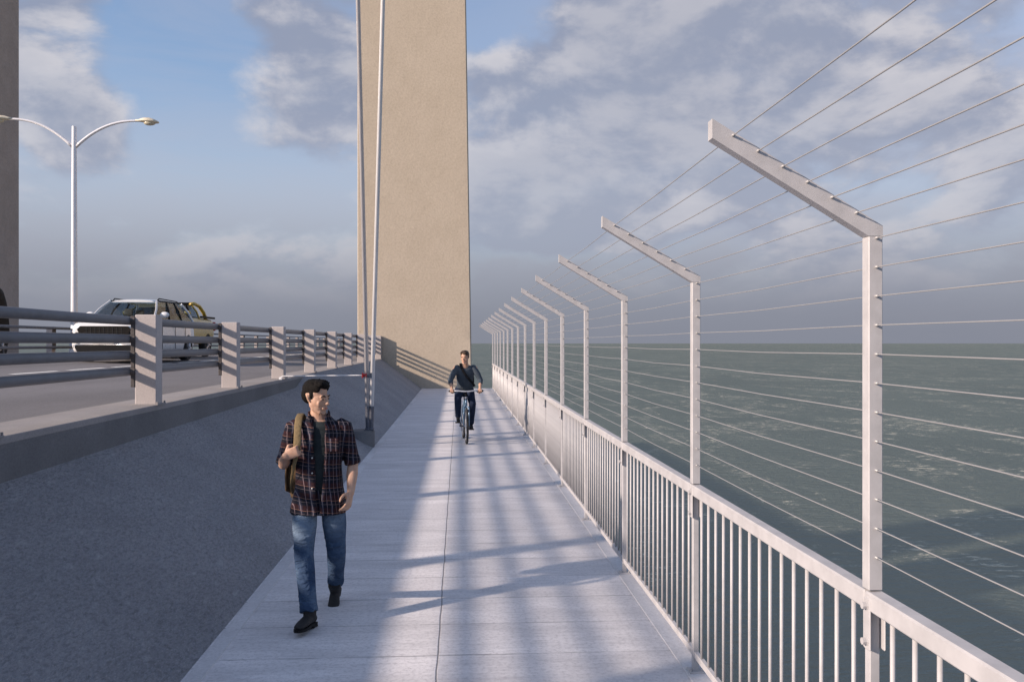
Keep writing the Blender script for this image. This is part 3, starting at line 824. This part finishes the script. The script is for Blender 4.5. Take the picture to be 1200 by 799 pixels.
vn = thing('black_van', 'tall black van cut off by the left edge beyond the median', 'van', (-16.95, 26.4, roadz(-17.0)))
bm = B()
rings = []
for (y, w, zb, zt) in ((0, .86, .5, 1.9), (.12, .98, .34, 2.45), (.5, 1.0, .3, 2.62), (2.4, 1.0, .3, 2.64), (4.3, 1.0, .3, 2.6), (4.75, 1.0, .32, 2.55), (4.90, 1.0, .34, 2.3), (5.02, 1.0, .36, 1.85), (5.04, .98, .45, 1.7)):
    half = [(0, zb), (w * .92, zb), (w, zb + .15), (w, zb + (zt - zb) * .5), (w * .95, zt - .2), (w * .85, zt - .03), (w * .5, zt)]
    rings.append([(x, y, z) for x, z in half + [(0, zt + .01)] + [(-x, z) for x, z in reversed(half[1:])]])
loft(bm, rings); vb = subdiv('body', bm, MT['black_car'], vn, 1)
for s in (-1, 1):
    for y in (.85, 4.45): wheel(vn, s * 1.03, y, .38)
    pane('side_window', [(s * .99, 3.3, 1.45), (s * .99, 4.5, 1.45), (s * .97, 4.3, 2.1), (s * .97, 3.3, 2.1)], vn, MT['plastic'], .01 * s)
    bm = B(); box(bm, s * .84 - .1, s * .84 + .1, 4.96, 5.04, .85, 1.05, .02); obj('headlight', bm, MT['headlamp'], vn)
    bm = B(); box(bm, s * .9 - .05, s * .9 + .05, -.02, .05, .9, 1.4, .01); obj('tail_light', bm, MT['red'], vn)
    mirror(vn, s, 1.0, 4.45, 1.5, MT['plastic'])

#PEOPLE
# ------------------------------------------------------------------ people
def frame(origin, y_ax, z_ax):
    """matrix whose local -Y looks along y_ax*-1 and whose local Z follows z_ax"""
    z = Vector(z_ax).normalized(); y = Vector(y_ax); y = (y - z * y.dot(z)).normalized(); x = y.cross(z)
    return Matrix(((x.x, y.x, z.x, origin[0]), (x.y, y.y, z.y, origin[1]), (x.z, y.z, z.z, origin[2]), (0, 0, 0, 1)))
def tf(bm, n0, m):
    bm.verts.ensure_lookup_table()
    for v in bm.verts[n0:]: v.co = m @ v.co
def head(bm, m, k=1.0):
    """head in its own frame (face -Y, origin between the ears at eye height), put in place with m"""
    n0 = len(bm.verts); s = lambda *a: tuple(q * k for q in a)
    ell(bm, s(0, .018, .035), s(.074, .096, .088), None, 24, 16)
    ell(bm, s(0, -.018, -.015), s(.066, .076, .085), None, 24, 16)
    ell(bm, s(0, -.022, -.065), s(.055, .062, .045), None, 20, 12)
    for sx in (-1, 1):
        tube(bm, [s(sx * .046, .008, -.050), s(sx * .042, -.015, -.078), s(sx * .018, -.068, -.104)], [.018 * k, .019 * k, .018 * k], 12)      # jaw
        ell(bm, s(sx * .038, -.064, -.030), s(.022, .016, .026))                       # cheek
        ell(bm, s(sx * .030, -.079, .019), s(.026, .008, .009), Matrix.Rotation(R(-sx * 6), 3, 'Y'))   # brow ridge
        ell(bm, s(sx * .031, -.076, .000), s(.015, .012, .009))                        # eyelid
        ell(bm, s(sx * .010, -.099, -.034), s(.009, .011, .008))                       # nostril wing
        # ear: rim and lobe
        tube(bm, [s(sx * .070, .006, -.020), s(sx * .079, .014, -.008), s(sx * .082, .020, .012), s(sx * .078, .030, .022), s(sx * .074, .034, .004)], [.006 * k] * 5, 8)
        ell(bm, s(sx * .074, .016, .002), s(.006, .014, .024)); ell(bm, s(sx * .073, .008, -.024), s(.006, .008, .010))
    ell(bm, s(0, -.076, -.104), s(.021, .016, .016))                                   # chin
    tube(bm, [s(0, -.084, .014), s(0, -.098, -.012), s(0, -.113, -.031)], [.008 * k, .010 * k, .0115 * k], 10)   # nose
    ell(bm, s(0, -.108, -.034), s(.012, .012, .010))
    ell(bm, s(0, -.088, -.066), s(.028, .008, .018))                                   # mouth mound
    tf(bm, n0, m)
def face_parts(parent, m, k=1.0, brow='hair'):
    s = lambda *a: tuple(q * k for q in a)
    for sx in (-1, 1):
        bm = B(); ell(bm, s(sx * .031, -.0862, .000), s(.0105, .006, .0042)); tf(bm, 0, m); obj('eye', bm, MT['eye'], parent, True)
        bm = B(); tube(bm, [s(sx * .014, -.0935, .020), s(sx * .032, -.093, .0265), s(sx * .050, -.082, .022)], [(.003 * k, .004 * k), (.0035 * k, .0045 * k), .002 * k], 8, (0, 1, 0)); tf(bm, 0, m); obj('eyebrow', bm, MT[brow], parent, True)
    bm = B(); ell(bm, s(0, -.0975, -.063), s(.019, .005, .0045)); ell(bm, s(0, -.0975, -.0705), s(.017, .006, .005)); tf(bm, 0, m); fused('lips', bm, MT['lips'], parent, .0025, 1)
def hair(parent, m, mt, k=1.0, quiff=1.0):
    s = lambda *a: tuple(q * k for q in a)
    bm = B()
    ell(bm, s(0, .030, .054), s(.0775, .090, .076), None, 24, 16)          # crown
    ell(bm, s(0, .062, .010), s(.070, .060, .072), None, 24, 16)          # back of head
    ell(bm, s(0, -.030, .098), s(.054, .056, .032 * quiff), None, 20, 12)  # quiff
    ell(bm, s(.012, -.055, .092), s(.044, .036, .026 * quiff), None, 20, 12)
    for sx in (-1, 1):
        ell(bm, s(sx * .050, -.010, .070), s(.026, .055, .034))
        ell(bm, s(sx * .069, -.004, .022), s(.010, .016, .034))           # sideburn
    rnd = random.Random(3)
    for i in range(70):                                                    # short tufts break the outline
        a = rnd.uniform(-1, 1) * 1.1; b = rnd.uniform(-.5, 1.5)
        p = (math.sin(a) * .07, -.035 + b * .06, .07 + math.cos(a) * .058 - max(0, b - .6) * .05)
        ell(bm, s(*p), s(.007, .020, .007), Matrix.Rotation(rnd.uniform(-.6, .6), 3, 'X'))
    tf(bm, 0, m); return fused('hair', bm, mt, parent, .0045, 2)
def hand(bm, m, side, curl, spread=.06, thumb_in=.3, k=1.0):
    """palm along +Z from the wrist, palm faces -Y, side=+1: thumb on +X"""
    n0 = len(bm.verts)
    tube(bm, [(0, 0, -.02), (0, 0, .015), (side * .002, .002, .05), (0, .002, .088)], [(.024, .018), (.034, .016), (.041, .014), (.040, .012)], 16)
    ell(bm, (side * .026, -.006, .035), (.016, .014, .028)); ell(bm, (0, 0, .088), (.040, .012, .012))
    for i, (x, L) in enumerate(((.031, .073), (.0105, .082), (-.0105, .076), (-.030, .060))):
        x *= side; c = curl[i] if isinstance(curl, (list, tuple)) else curl
        a = 0; p = Vector((x, .001, .088)); pts = [Vector((x * .9, .001, .06)), p.copy()]
        sp = spread * (1.5 - i) * side
        for j, f in enumerate((.46, .31, .23)):
            a += c * (1.0, 1.15, .8)[j]
            p = p + Vector((math.sin(sp) * math.cos(a), -math.sin(a), math.cos(a))) * L * f; pts.append(p.copy())
        chain(bm, pts, [.0095, .0092, .0088, .0080, .0070], 10)
    b = Vector((side * .030, -.006, .018))
    t1 = b + Vector((side * .030, -.014, .026)); t2 = t1 + Vector((side * (.016 - .03 * thumb_in), -.022 * thumb_in - .006, .030)); t3 = t2 + Vector((side * (.004 - .03 * thumb_in), -.02 * thumb_in, .022))
    chain(bm, [b, t1, t2, t3], [.013, .0115, .0098, .0082], 10)
    m2 = m @ Matrix.Scale(k, 4)
    tf(bm, n0, m2)

# ---- walking man in plaid shirt
PX, PYY = -1.035, 6.38
ped = thing('person', 'man in open plaid shirt and blue jeans walking towards the viewer, glancing aside', 'person', (PX, PYY, 0))
HM = Matrix.Translation((-.010, -.035, 1.605)) @ Matrix.Rotation(R(60), 4, 'Z') @ Matrix.Rotation(R(9), 4, 'X') @ Matrix.Rotation(R(-3), 4, 'Y')
SR, ER, WR = (-.188, .02, 1.395), (-.262, .035, 1.105), (-.205, -.175, 1.190)     # his right arm, hand at the strap
SL, EL, WL = (.184, .02, 1.395), (.246, .035, 1.105), (.245, -.085, .905)         # his left arm, hanging
HR, KR, AR = (-.098, .0, .86), (-.078, -.165, .475), (-.012, -.335, .115)
HL, KL, AL = (.098, .02, .86), (.128, .015, .455), (.082, .300, .155)
bm = B()
head(bm, HM)
tube(bm, [(-.004, .012, 1.575), (-.006, .010, 1.50), (0, .018, 1.41)], [(.052, .054), (.055, .056), (.078, .066)], 18)
tube(bm, [(0, .02, 1.445), (0, .02, 1.40), (0, .02, 1.28), (0, .02, 1.10), (0, .02, .98), (0, .02, .86)], [(.07, .06), (.145, .080), (.155, .098), (.135, .092), (.145, .095), (.150, .10)], 22)
chain(bm, [SR, ER, WR], [.038, (.040), (.026)]); chain(bm, [SL, EL, WL], [.038, .040, .026])
tube(bm, [ER, tuple(Vector(ER).lerp(Vector(WR), .35)), WR], [.038, .043, .026], 14); tube(bm, [EL, tuple(Vector(EL).lerp(Vector(WL), .35)), WL], [.038, .043, .026], 14)
chain(bm, [HR, KR, AR], [.088, .055, .038]); chain(bm, [HL, KL, AL], [.088, .055, .038])
# right hand: forearm comes up, fist closed on the strap, knuckles towards the viewer
fd = (Vector(WR) - Vector(ER)).normalized()
hm = frame(WR, (-.25, -1, -.1), (.85, .02, .38))
hand(bm, hm, 1, [.95, 1.05, 1.1, 1.15], .0, .9)
fd = (Vector(WL) - Vector(EL)).normalized()
hm = frame(WL, (.85, -.35, 0), (fd + Vector((-.12, -.10, 0))).normalized())
hand(bm, hm, -1, [.36, .46, .54, .60], .02, .15)
pb = fused('body', bm, MT['skin'], ped, .0048, 3, .45)
face_parts(ped, HM)
hair(ped, HM, MT['hair'])
# charcoal t-shirt
bm = B()
def ringz(z, rx, ryf, ryb, n=40, cx=0, cy=.02, notch=0, nw=.05, lean=0):
    out = []
    for i in range(n):
        a = 2 * math.pi * i / n; c, s_ = math.cos(a), math.sin(a)
        x = rx * math.copysign(abs(c) ** .85, c); y = (ryf if s_ < 0 else ryb) * math.copysign(abs(s_) ** .85, s_)
        if notch and s_ < 0 and abs(x - lean) < nw: y += notch
        out.append((cx + x, cy + y, z))
    return out
loft(bm, [ringz(z, rx, rf, rb) for z, rx, rf, rb in ((.82, .155, .112, .095), (1.0, .150, .112, .095), (1.15, .150, .114, .10), (1.30, .150, .114, .10), (1.39, .135, .098, .085), (1.425, .080, .078, .06))])
fused('t_shirt', bm, MT['tee'], ped, .008, 3)
# plaid shirt, open at the front
bm = B()
prof = ((.755, .206, .180, .125), (.82, .198, .170, .120), (.95, .172, .142, .115), (1.10, .165, .132, .116), (1.25, .176, .134, .120), (1.34, .182, .130, .115), (1.395, .168, .110, .098), (1.435, .108, .092, .080), (1.465, .078, .074, .066))
NN = 72
rings = []
for z, rx, rf, rb in prof:
    w = .012 + .034 * min(1, max(0, (z - .70) / .50)) + (.004 if z > 1.3 else 0)
    wav = .004
    r = []
    for i in range(NN):
        a = 2 * math.pi * i / NN; c, s_ = math.cos(a), math.sin(a)
        ex_ = .66 if z < .9 else .85
        x = rx * math.copysign(abs(c) ** ex_, c); y = (rf if s_ < 0 else rb) * math.copysign(abs(s_) ** ex_, s_)
        k = 1 + .022 * math.sin(a * 9 + z * 14) * (1 if z < 1.2 else .3)
        x *= k; y *= k
        if s_ < 0 and abs(x - .022) < w: y += .040
        r.append((x, .02 + y, z))
    rings.append(r)
loft(bm, rings)
for (S, E, cuff) in ((SR, ER, .98), (SL, EL, .98)):
    S, E = Vector(S), Vector(E); sx = 1 if S.x > 0 else -1
    pts = [S + Vector((-sx * .05, 0, .005)), S + Vector((sx * .004, 0, -.02)), S.lerp(E, .3), S.lerp(E, .55), S.lerp(E, .8), S.lerp(E, cuff)]
    tube(bm, pts, [.056, .061, .058, .056, .056, .058], 20); ell(bm, S + Vector((-sx * .020, 0, -.008)), (.056, .060, .054))
    tube(bm, [S.lerp(E, .80), S.lerp(E, .84), S.lerp(E, cuff), S.lerp(E, cuff + .03)], [.052, .060, .062, .054], 20)      # rolled cuff
for sx in (-1, 1):                                                               # plackets and collar
    tube(bm, [(.022 + sx * (.012 + .034 * min(1, max(0, (z - .70) / .50)) + .008), .02 - rf - .001, z) for z, rx, rf, rb in prof[:7]], [(.016, .007)] * 7, 8)
    tube(bm, [(sx * .060, .075, 1.480), (sx * .075, .02, 1.475), (sx * .060, -.050, 1.445), (sx * .052 + .012, -.088, 1.395)], [(.008, .024), (.009, .028), (.009, .028), (.007, .012)], 10, (1, 0, 0))
box(bm, .085, .165, -.120, -.102, 1.21, 1.31, .006)
ps = fused('plaid_shirt', bm, MT['plaid'], ped, .0065, 2, .4)
for z in (.95, 1.06, 1.17):
    bm = B(); tube(bm, [(-.026, -.123, z), (-.026, -.134, z)], .006, 8); obj('button', bm, MT['button'], ps, True)
# jeans
bm = B()
tube(bm, [(0, .022, .90), (0, .022, .86), (0, .025, .80)], [(.160, .112), (.170, .118), (.172, .118)], 24)
for H, K, A in ((HR, KR, AR), (HL, KL, AL)):
    H, K, A = Vector(H), Vector(K), Vector(A)
    sx = 1 if H.x > 0 else -1
    pts = [H + Vector((0, .01, -.01)), H.lerp(K, .22), H.lerp(K, .5), H.lerp(K, .8), K, K.lerp(A, .3), K.lerp(A, .6), K.lerp(A, .85), K.lerp(A, .98)]
    rad = [(.084, .098), (.088, .098), (.088, .095), (.074, .080), (.070, .074), (.068, .074), (.062, .066), (.061, .064), (.066, .068)]
    tube(bm, pts, rad, 22); ell(bm, K, (.071,) * 3); ell(bm, H, (.082, .095, .10))
    rnd = random.Random(5 + sx)
    for f0, f1 in ((.55, .0), (.7, 0), (.86, 0), (1.06, 0), (1.18, 0), (1.45, 0), (1.7, 0), (1.82, 0), (1.9, 0)):       # folds round the leg
        P = H.lerp(K, f0) if f0 < 1 else K.lerp(A, f0 - 1); rr = .077 if f0 < 1 else .068 - .004 * (f0 - 1)
        if f0 < .8: rr = .092 - .014 * f0
        tl_ = rnd.uniform(-.035, .035)
        tube(bm, [P + Vector((math.cos(a) * rr, math.sin(a) * rr * 1.03, tl_ * math.cos(a + rnd.uniform(0, .5)))) for a in [rnd.uniform(-2.9, -2.4) + j * .32 for j in range(7)]], [.004, .008, .010, .011, .010, .008, .004], 8)
fused('jeans', bm, MT['denim'], ped, .0075, 2, .4)
bm = B(); tube(bm, [(0, .022, .868), (0, .022, .902)], [(.176, .123), (.172, .12)], 36); obj('belt', bm, MT['leather'], ped, True)
# boots
def boot(A, toe, toe_z, heel_z, tilt):
    A = Vector(A); d = Vector((toe[0] - A.x, toe[1] - A.y, 0)); L = d.length; d.normalize()
    m = frame((A.x, A.y, 0), -d, (0, 0, 1))
    n = m @ Matrix.Translation((0, .035, A.z - .085)) @ Matrix.Rotation(tilt, 4, 'X')
    bm = B(); n0 = 0
    tube(bm, [(0, -.035, .13), (0, -.030, .07), (0, -.028, .04)], [(.048, .054), (.044, .052), (.040, .048)], 18)
    tube(bm, [(0, .035, .035), (0, 0, .04), (0, -.08, .038), (0, -.15, .026), (0, -.205, .018), (0, -.222, .016)], [(.026, .026), (.036, .036), (.040, .034), (.044, .024), (.034, .017), (.018, .010)], 18)
    ell(bm, (0, .010, .035), (.036, .040, .036)); ell(bm, (0, -.04, .06), (.036, .055, .035))
    tf(bm, 0, n); o = fused('boot', bm, MT['shoe'], ped, .006, 2)
    bm = B()
    prof = [(.034, .034), (.030, -.005), (.030, -.05), (.040, -.12), (.042, -.16), (.034, -.205), (.014, -.232)]
    ring = [(x, y) for x, y in prof] + [(-x, y) for x, y in reversed(prof)]
    loft(bm, [[(x, y, z) for x, y in ring] for z in (-.012, .008)])
    box(bm, -.033, .033, -.03, .045, -.026, -.010, .004)
    tf(bm, 0, n); obj('sole', bm, MT['plastic'], o)
boot(AR, (-.075, -.56), 0, 0, R(-5))
boot(AL, (.075, .05), 0, 0, R(36))
# backpack on his right shoulder
bp = thing('backpack', 'tan canvas backpack hanging from one shoulder of the man in plaid', 'backpack', (PX - .12, PYY + .16, 1.05))
o_ = Vector((-.12, .16, 1.05))
bm = B()
rings = []
for z, rx, ry in ((.80, .09, .05), (.83, .13, .085), (.95, .145, .10), (1.15, .145, .095), (1.28, .13, .08), (1.34, .09, .05)):
    rings.append([(-.115 + rx * math.copysign(abs(math.cos(a)) ** .6, math.cos(a)), .235 + ry * math.copysign(abs(math.sin(a)) ** .6, math.sin(a)), z) for a in [2 * math.pi * k / 28 for k in range(28)]])
loft(bm, rings); box(bm, -.20, -.03, .30, .37, .85, 1.05, .02); 
tube(bm, [(-.262, .16, .88), (-.268, .20, 1.0), (-.262, .18, 1.1)], [(.012, .05), (.016, .06), (.012, .05)], 10)
tf(bm, 0, Matrix.Translation(-o_)); fused('bag', bm, MT['bagcloth'], bp, .009, 3)
bm = B()
tube(bm, [(-.13, .19, 1.36), (-.135, .12, 1.445), (-.138, .05, 1.474), (-.136, -.035, 1.455), (-.132, -.105, 1.40), (-.128, -.140, 1.32), (-.130, -.160, 1.24), (-.145, -.150, 1.15), (-.175, -.10, 1.04), (-.198, -.02, .95), (-.205, .07, .88), (-.19, .15, .86)], [(.027, .006)] * 6 + [(.026, .006), (.014, .004), (.009, .003)] + [(.009, .003)] * 3, 10, (1, 0, 0))
tf(bm, 0, Matrix.Translation(-o_)); obj('strap', bm, MT['canvas'], bp, True)

# ---- bicycle and rider
BX, BY = .150, 16.95
bk = thing('bicycle', 'blue grey bicycle with flat handlebar ridden towards the viewer', 'bicycle', (BX, BY, 0), R(3))
def bike_wheel(y, r=.355):
    bm = B(); n = 48
    rr = []
    for k in range(n):
        a = 2 * math.pi * k / n; c = Vector((0, math.cos(a), math.sin(a)))
        rr.append([tuple(c * (r - .024 + .024 * math.cos(b)) + Vector((.024 * math.sin(b), 0, 0))) for b in [2 * math.pi * j / 10 for j in range(10)]])
    rr.append(rr[0]); loft(bm, rr, caps=False); bmesh.ops.remove_doubles(bm, verts=bm.verts, dist=1e-5)
    w = obj('wheel', bm, MT['tyre'], bk, True, (0, y, r))
    bm = B(); rr = []
    for k in range(n):
        a = 2 * math.pi * k / n; c = Vector((0, math.cos(a), math.sin(a)))
        rr.append([tuple(c * (r - .050 + q) + Vector((p, 0, 0))) for p, q in ((-.012, -.012), (.012, -.012), (.014, .012), (-.014, .012))])
    rr.append(rr[0]); loft(bm, rr, caps=False); bmesh.ops.remove_doubles(bm, verts=bm.verts, dist=1e-5)
    tube(bm, [(-.04, 0, 0), (.04, 0, 0)], .02, 12, (0, 1, 0))
    for k in range(24):
        a = 2 * math.pi * k / 24; tube(bm, [(.03 * (-1) ** k, 0, 0), (0, (r - .05) * math.cos(a), (r - .05) * math.sin(a))], .0016, 4)
    obj('rim', bm, MT['bar'], w)
bike_wheel(0); bike_wheel(1.06)
bm = B()
hd0, hd1 = (0, .17, .70), (0, .225, .86) 
hd0, hd1 = (0, .155, .74), (0, .20, .90)
bb, st = (0, .62, .30), (0, .76, .90)
for a, b, r in ((hd0, hd1, .024), (hd0, bb, .024), (hd1, st, .019), (bb, (0, .785, .97), .018), (bb, (.05, 1.06, .355), .011), (bb, (-.05, 1.06, .355), .011), (st, (.05, 1.06, .355), .010), (st, (-.05, 1.06, .355), .010)):
    tube(bm, [a, b], r, 10)
fr_ = obj('frame', bm, MT['bikeframe'], bk, True)
bm = B()
for s in (-1, 1): tube(bm, [(0, .15, .73), (s * .052, .135, .72), (s * .055, .09, .60), (s * .052, 0, .355)], [.02, .018, .017, .011], 10)
obj('fork', bm, MT['bikeframe'], bk, True)
bm = B(); tube(bm, [hd1, (0, .205, .99), (0, .15, 1.035)], .017, 10); obj('stem', bm, MT['plastic'], bk, True)
bm = B(); tube(bm, [(-.33, .19, 1.04), (-.15, .16, 1.045), (-.04, .14, 1.035), (.04, .14, 1.035), (.15, .16, 1.045), (.33, .19, 1.04)], .0145, 12, (0, 1, 0)); hb = obj('handlebar', bm, MT['bar'], bk, True)
for s in (-1, 1):
    bm = B(); tube(bm, [(s * .235, .175, 1.043), (s * .345, .193, 1.04)], .019, 12, (0, 1, 0)); obj('grip', bm, MT['plastic'], hb, True)
    bm = B(); tube(bm, [(s * .21, .165, 1.035), (s * .22, .10, 1.02), (s * .31, .12, 1.015)], .007, 6, (0, 0, 1)); obj('brake_lever', bm, MT['plastic'], hb, True)
bm = B(); ell(bm, (0, .86, .985), (.075, .09, .028)); ell(bm, (0, .74, .985), (.028, .11, .022)); fused('saddle', bm, MT['plastic'], bk, .008, 3)
PR, PL = Vector((-.13, .49, .385)), Vector((.13, .75, .215))
bm = B(); tube(bm, [(-.10, .62, .30), (-.10, PR.y, PR.z)], .012, 8); tube(bm, [(.10, .62, .30), (.10, PL.y, PL.z)], .012, 8); tube(bm, [(-.1, .62, .30), (.1, .62, .30)], .018, 10, (0, 1, 0)); tube(bm, [(-.075, .62, .30), (-.079, .62, .30)], .095, 28, (0, 1, 0)); obj('crankset', bm, MT['socket'], bk, 40)
for P in (PR, PL):
    bm = B(); box(bm, P.x - .05 + (.02 if P.x > 0 else -.02), P.x + .05 + (.02 if P.x > 0 else -.02), P.y - .045, P.y + .045, P.z - .011, P.z + .011, .004); obj('pedal', bm, MT['plastic'], bk)
bm = B(); ell(bm, (0, .12, .905), (.035, .03, .03)); obj('front_light', bm, MT['socket'], bk, True)

rd = thing('person', 'dark haired rider in slate blue top and navy trousers riding the bicycle', 'person', (BX, BY, 0), R(3))
HM2 = Matrix.Translation((-.02, .275, 1.715)) @ Matrix.Scale(1.06, 4) @ Matrix.Rotation(R(-22), 4, 'Z') @ Matrix.Rotation(R(10), 4, 'X')
SR, ER, WR = Vector((-.195, .44, 1.49)), Vector((-.305, .42, 1.245)), Vector((-.285, .235, 1.085))
SL, EL, WL = Vector((.195, .44, 1.49)), Vector((.305, .42, 1.245)), Vector((.285, .235, 1.085))
HR, KR, AR = Vector((-.10, .80, 1.03)), Vector((-.155, .37, .885)), Vector((-.140, .56, .495))
HL, KL, AL = Vector((.10, .80, 1.03)), Vector((.145, .42, .770)), Vector((.140, .78, .330))
bm = B(); head(bm, HM2)
tube(bm, [(-.015, .33, 1.69), (-.005, .37, 1.60), (0, .41, 1.51)], [(.053, .055), (.056, .058), (.075, .07)], 16)
tube(bm, [(0, .42, 1.53), (0, .44, 1.48), (0, .52, 1.35), (0, .65, 1.18), (0, .78, 1.02)], [(.07, .06), (.165, .09), (.165, .10), (.14, .095), (.155, .11)], 20)
for S, E, W in ((SR, ER, WR), (SL, EL, WL)): chain(bm, [S, E, W], [.052, .042, .027])
for H, K, A in ((HR, KR, AR), (HL, KL, AL)): chain(bm, [H, K, A], [.09, .058, .04])
for W, E, s in ((WR, ER, 1), (WL, EL, -1)):
    hand(bm, frame(W, (0, .25, 1), (Vector((-.0 * s, -.85, -.42)))), -s if False else s, [.75, .8, .85, .9], .02, .9, .92)
fused('body', bm, MT['skin'], rd, .006, 3, .4)
face_parts(rd, HM2, brow='hair2'); hair(rd, HM2, MT['hair2'])
bm = B()
tube(bm, [(0, .415, 1.545), (0, .43, 1.50), (0, .47, 1.42), (0, .53, 1.32), (0, .64, 1.17), (0, .76, 1.04), (0, .80, .99)], [(.085, .07), (.172, .098), (.188, .118), (.180, .118), (.162, .114), (.175, .125), (.172, .125)], 24)
for S, E, W in ((SR, ER, WR), (SL, EL, WL)):
    sx = 1 if S.x > 0 else -1
    chain(bm, [S + Vector((-sx * .03, 0, 0)), S.lerp(E, .5), E, E.lerp(W, .35)], [.070, .062, .054, .047])
    tube(bm, [E.lerp(W, .28), E.lerp(W, .42)], [.052, .050], 16)
for z, y in ((1.38, .415), (1.28, .45), (1.2, .50), (1.12, .57)): tube(bm, [(-.15, y + .03, z + .02), (-.06, y, z), (.04, y - .002, z - .015), (.14, y + .035, z + .01)], [.004, .010, .010, .004], 8, (0, 1, 0))
fused('long_sleeve_top', bm, MT['bluetee'], rd, .0085, 2)
bm = B(); ell(bm, (0, .80, 1.00), (.175, .14, .12))
for H, K, A in ((HR, KR, AR), (HL, KL, AL)):
    tube(bm, [H, H.lerp(K, .3), H.lerp(K, .7), K], [(.10, .11), (.096, .102), (.08, .085), (.072, .074)], 20); ell(bm, K, (.074,) * 3)
    tube(bm, [K, K.lerp(A, .35), K.lerp(A, .7), K.lerp(A, .98)], [.072, .070, .062, .060], 20)
fused('trousers', bm, MT['navy'], rd, .0085, 2)
for A, P in ((AR, PR), (AL, PL)):
    bm = B()
    y0 = P.y + .10
    tube(bm, [(A.x, A.y, A.z + .03), (A.x, A.y + .005, A.z - .03)], [.044, .042], 14)
    tube(bm, [(A.x, P.y + .13, P.z + .055), (A.x, P.y + .07, P.z + .058), (A.x, P.y - .02, P.z + .05), (A.x, P.y - .10, P.z + .038), (A.x, P.y - .13, P.z + .034)], [(.026, .03), (.036, .042), (.042, .036), (.038, .026), (.02, .015)], 16)
    ell(bm, (A.x, P.y + .06, P.z + .08), (.038, .06, .05))
    fused('shoe', bm, MT['shoe'], rd, .007, 2)
sb = thing('messenger_bag', 'black bag strap running across the chest of the cyclist', 'bag', (BX, BY + .62, 1.25), R(3))
o_ = Vector((0, .62, 1.25))
bm = B()
pts = [(-.10, .53, 1.555), (-.135, .44, 1.585), (-.125, .36, 1.535), (-.085, .325, 1.44), (-.02, .345, 1.34), (.06, .40, 1.245), (.13, .48, 1.17), (.165, .58, 1.12), (.15, .68, 1.10)]
tube(bm, pts, [(.024, .006)] * len(pts), 10, (1, 0, .4)); tf(bm, 0, Matrix.Translation(-o_)); obj('strap', bm, MT['strapblack'], sb, True)
bm = B(); box(bm, -.08, .17, .70, .80, 1.10, 1.33, .03, 2, Matrix.Rotation(0, 4, 'X')); tf(bm, 0, Matrix.Translation(-o_)); obj('pouch', bm, MT['strapblack'], sb, 40)
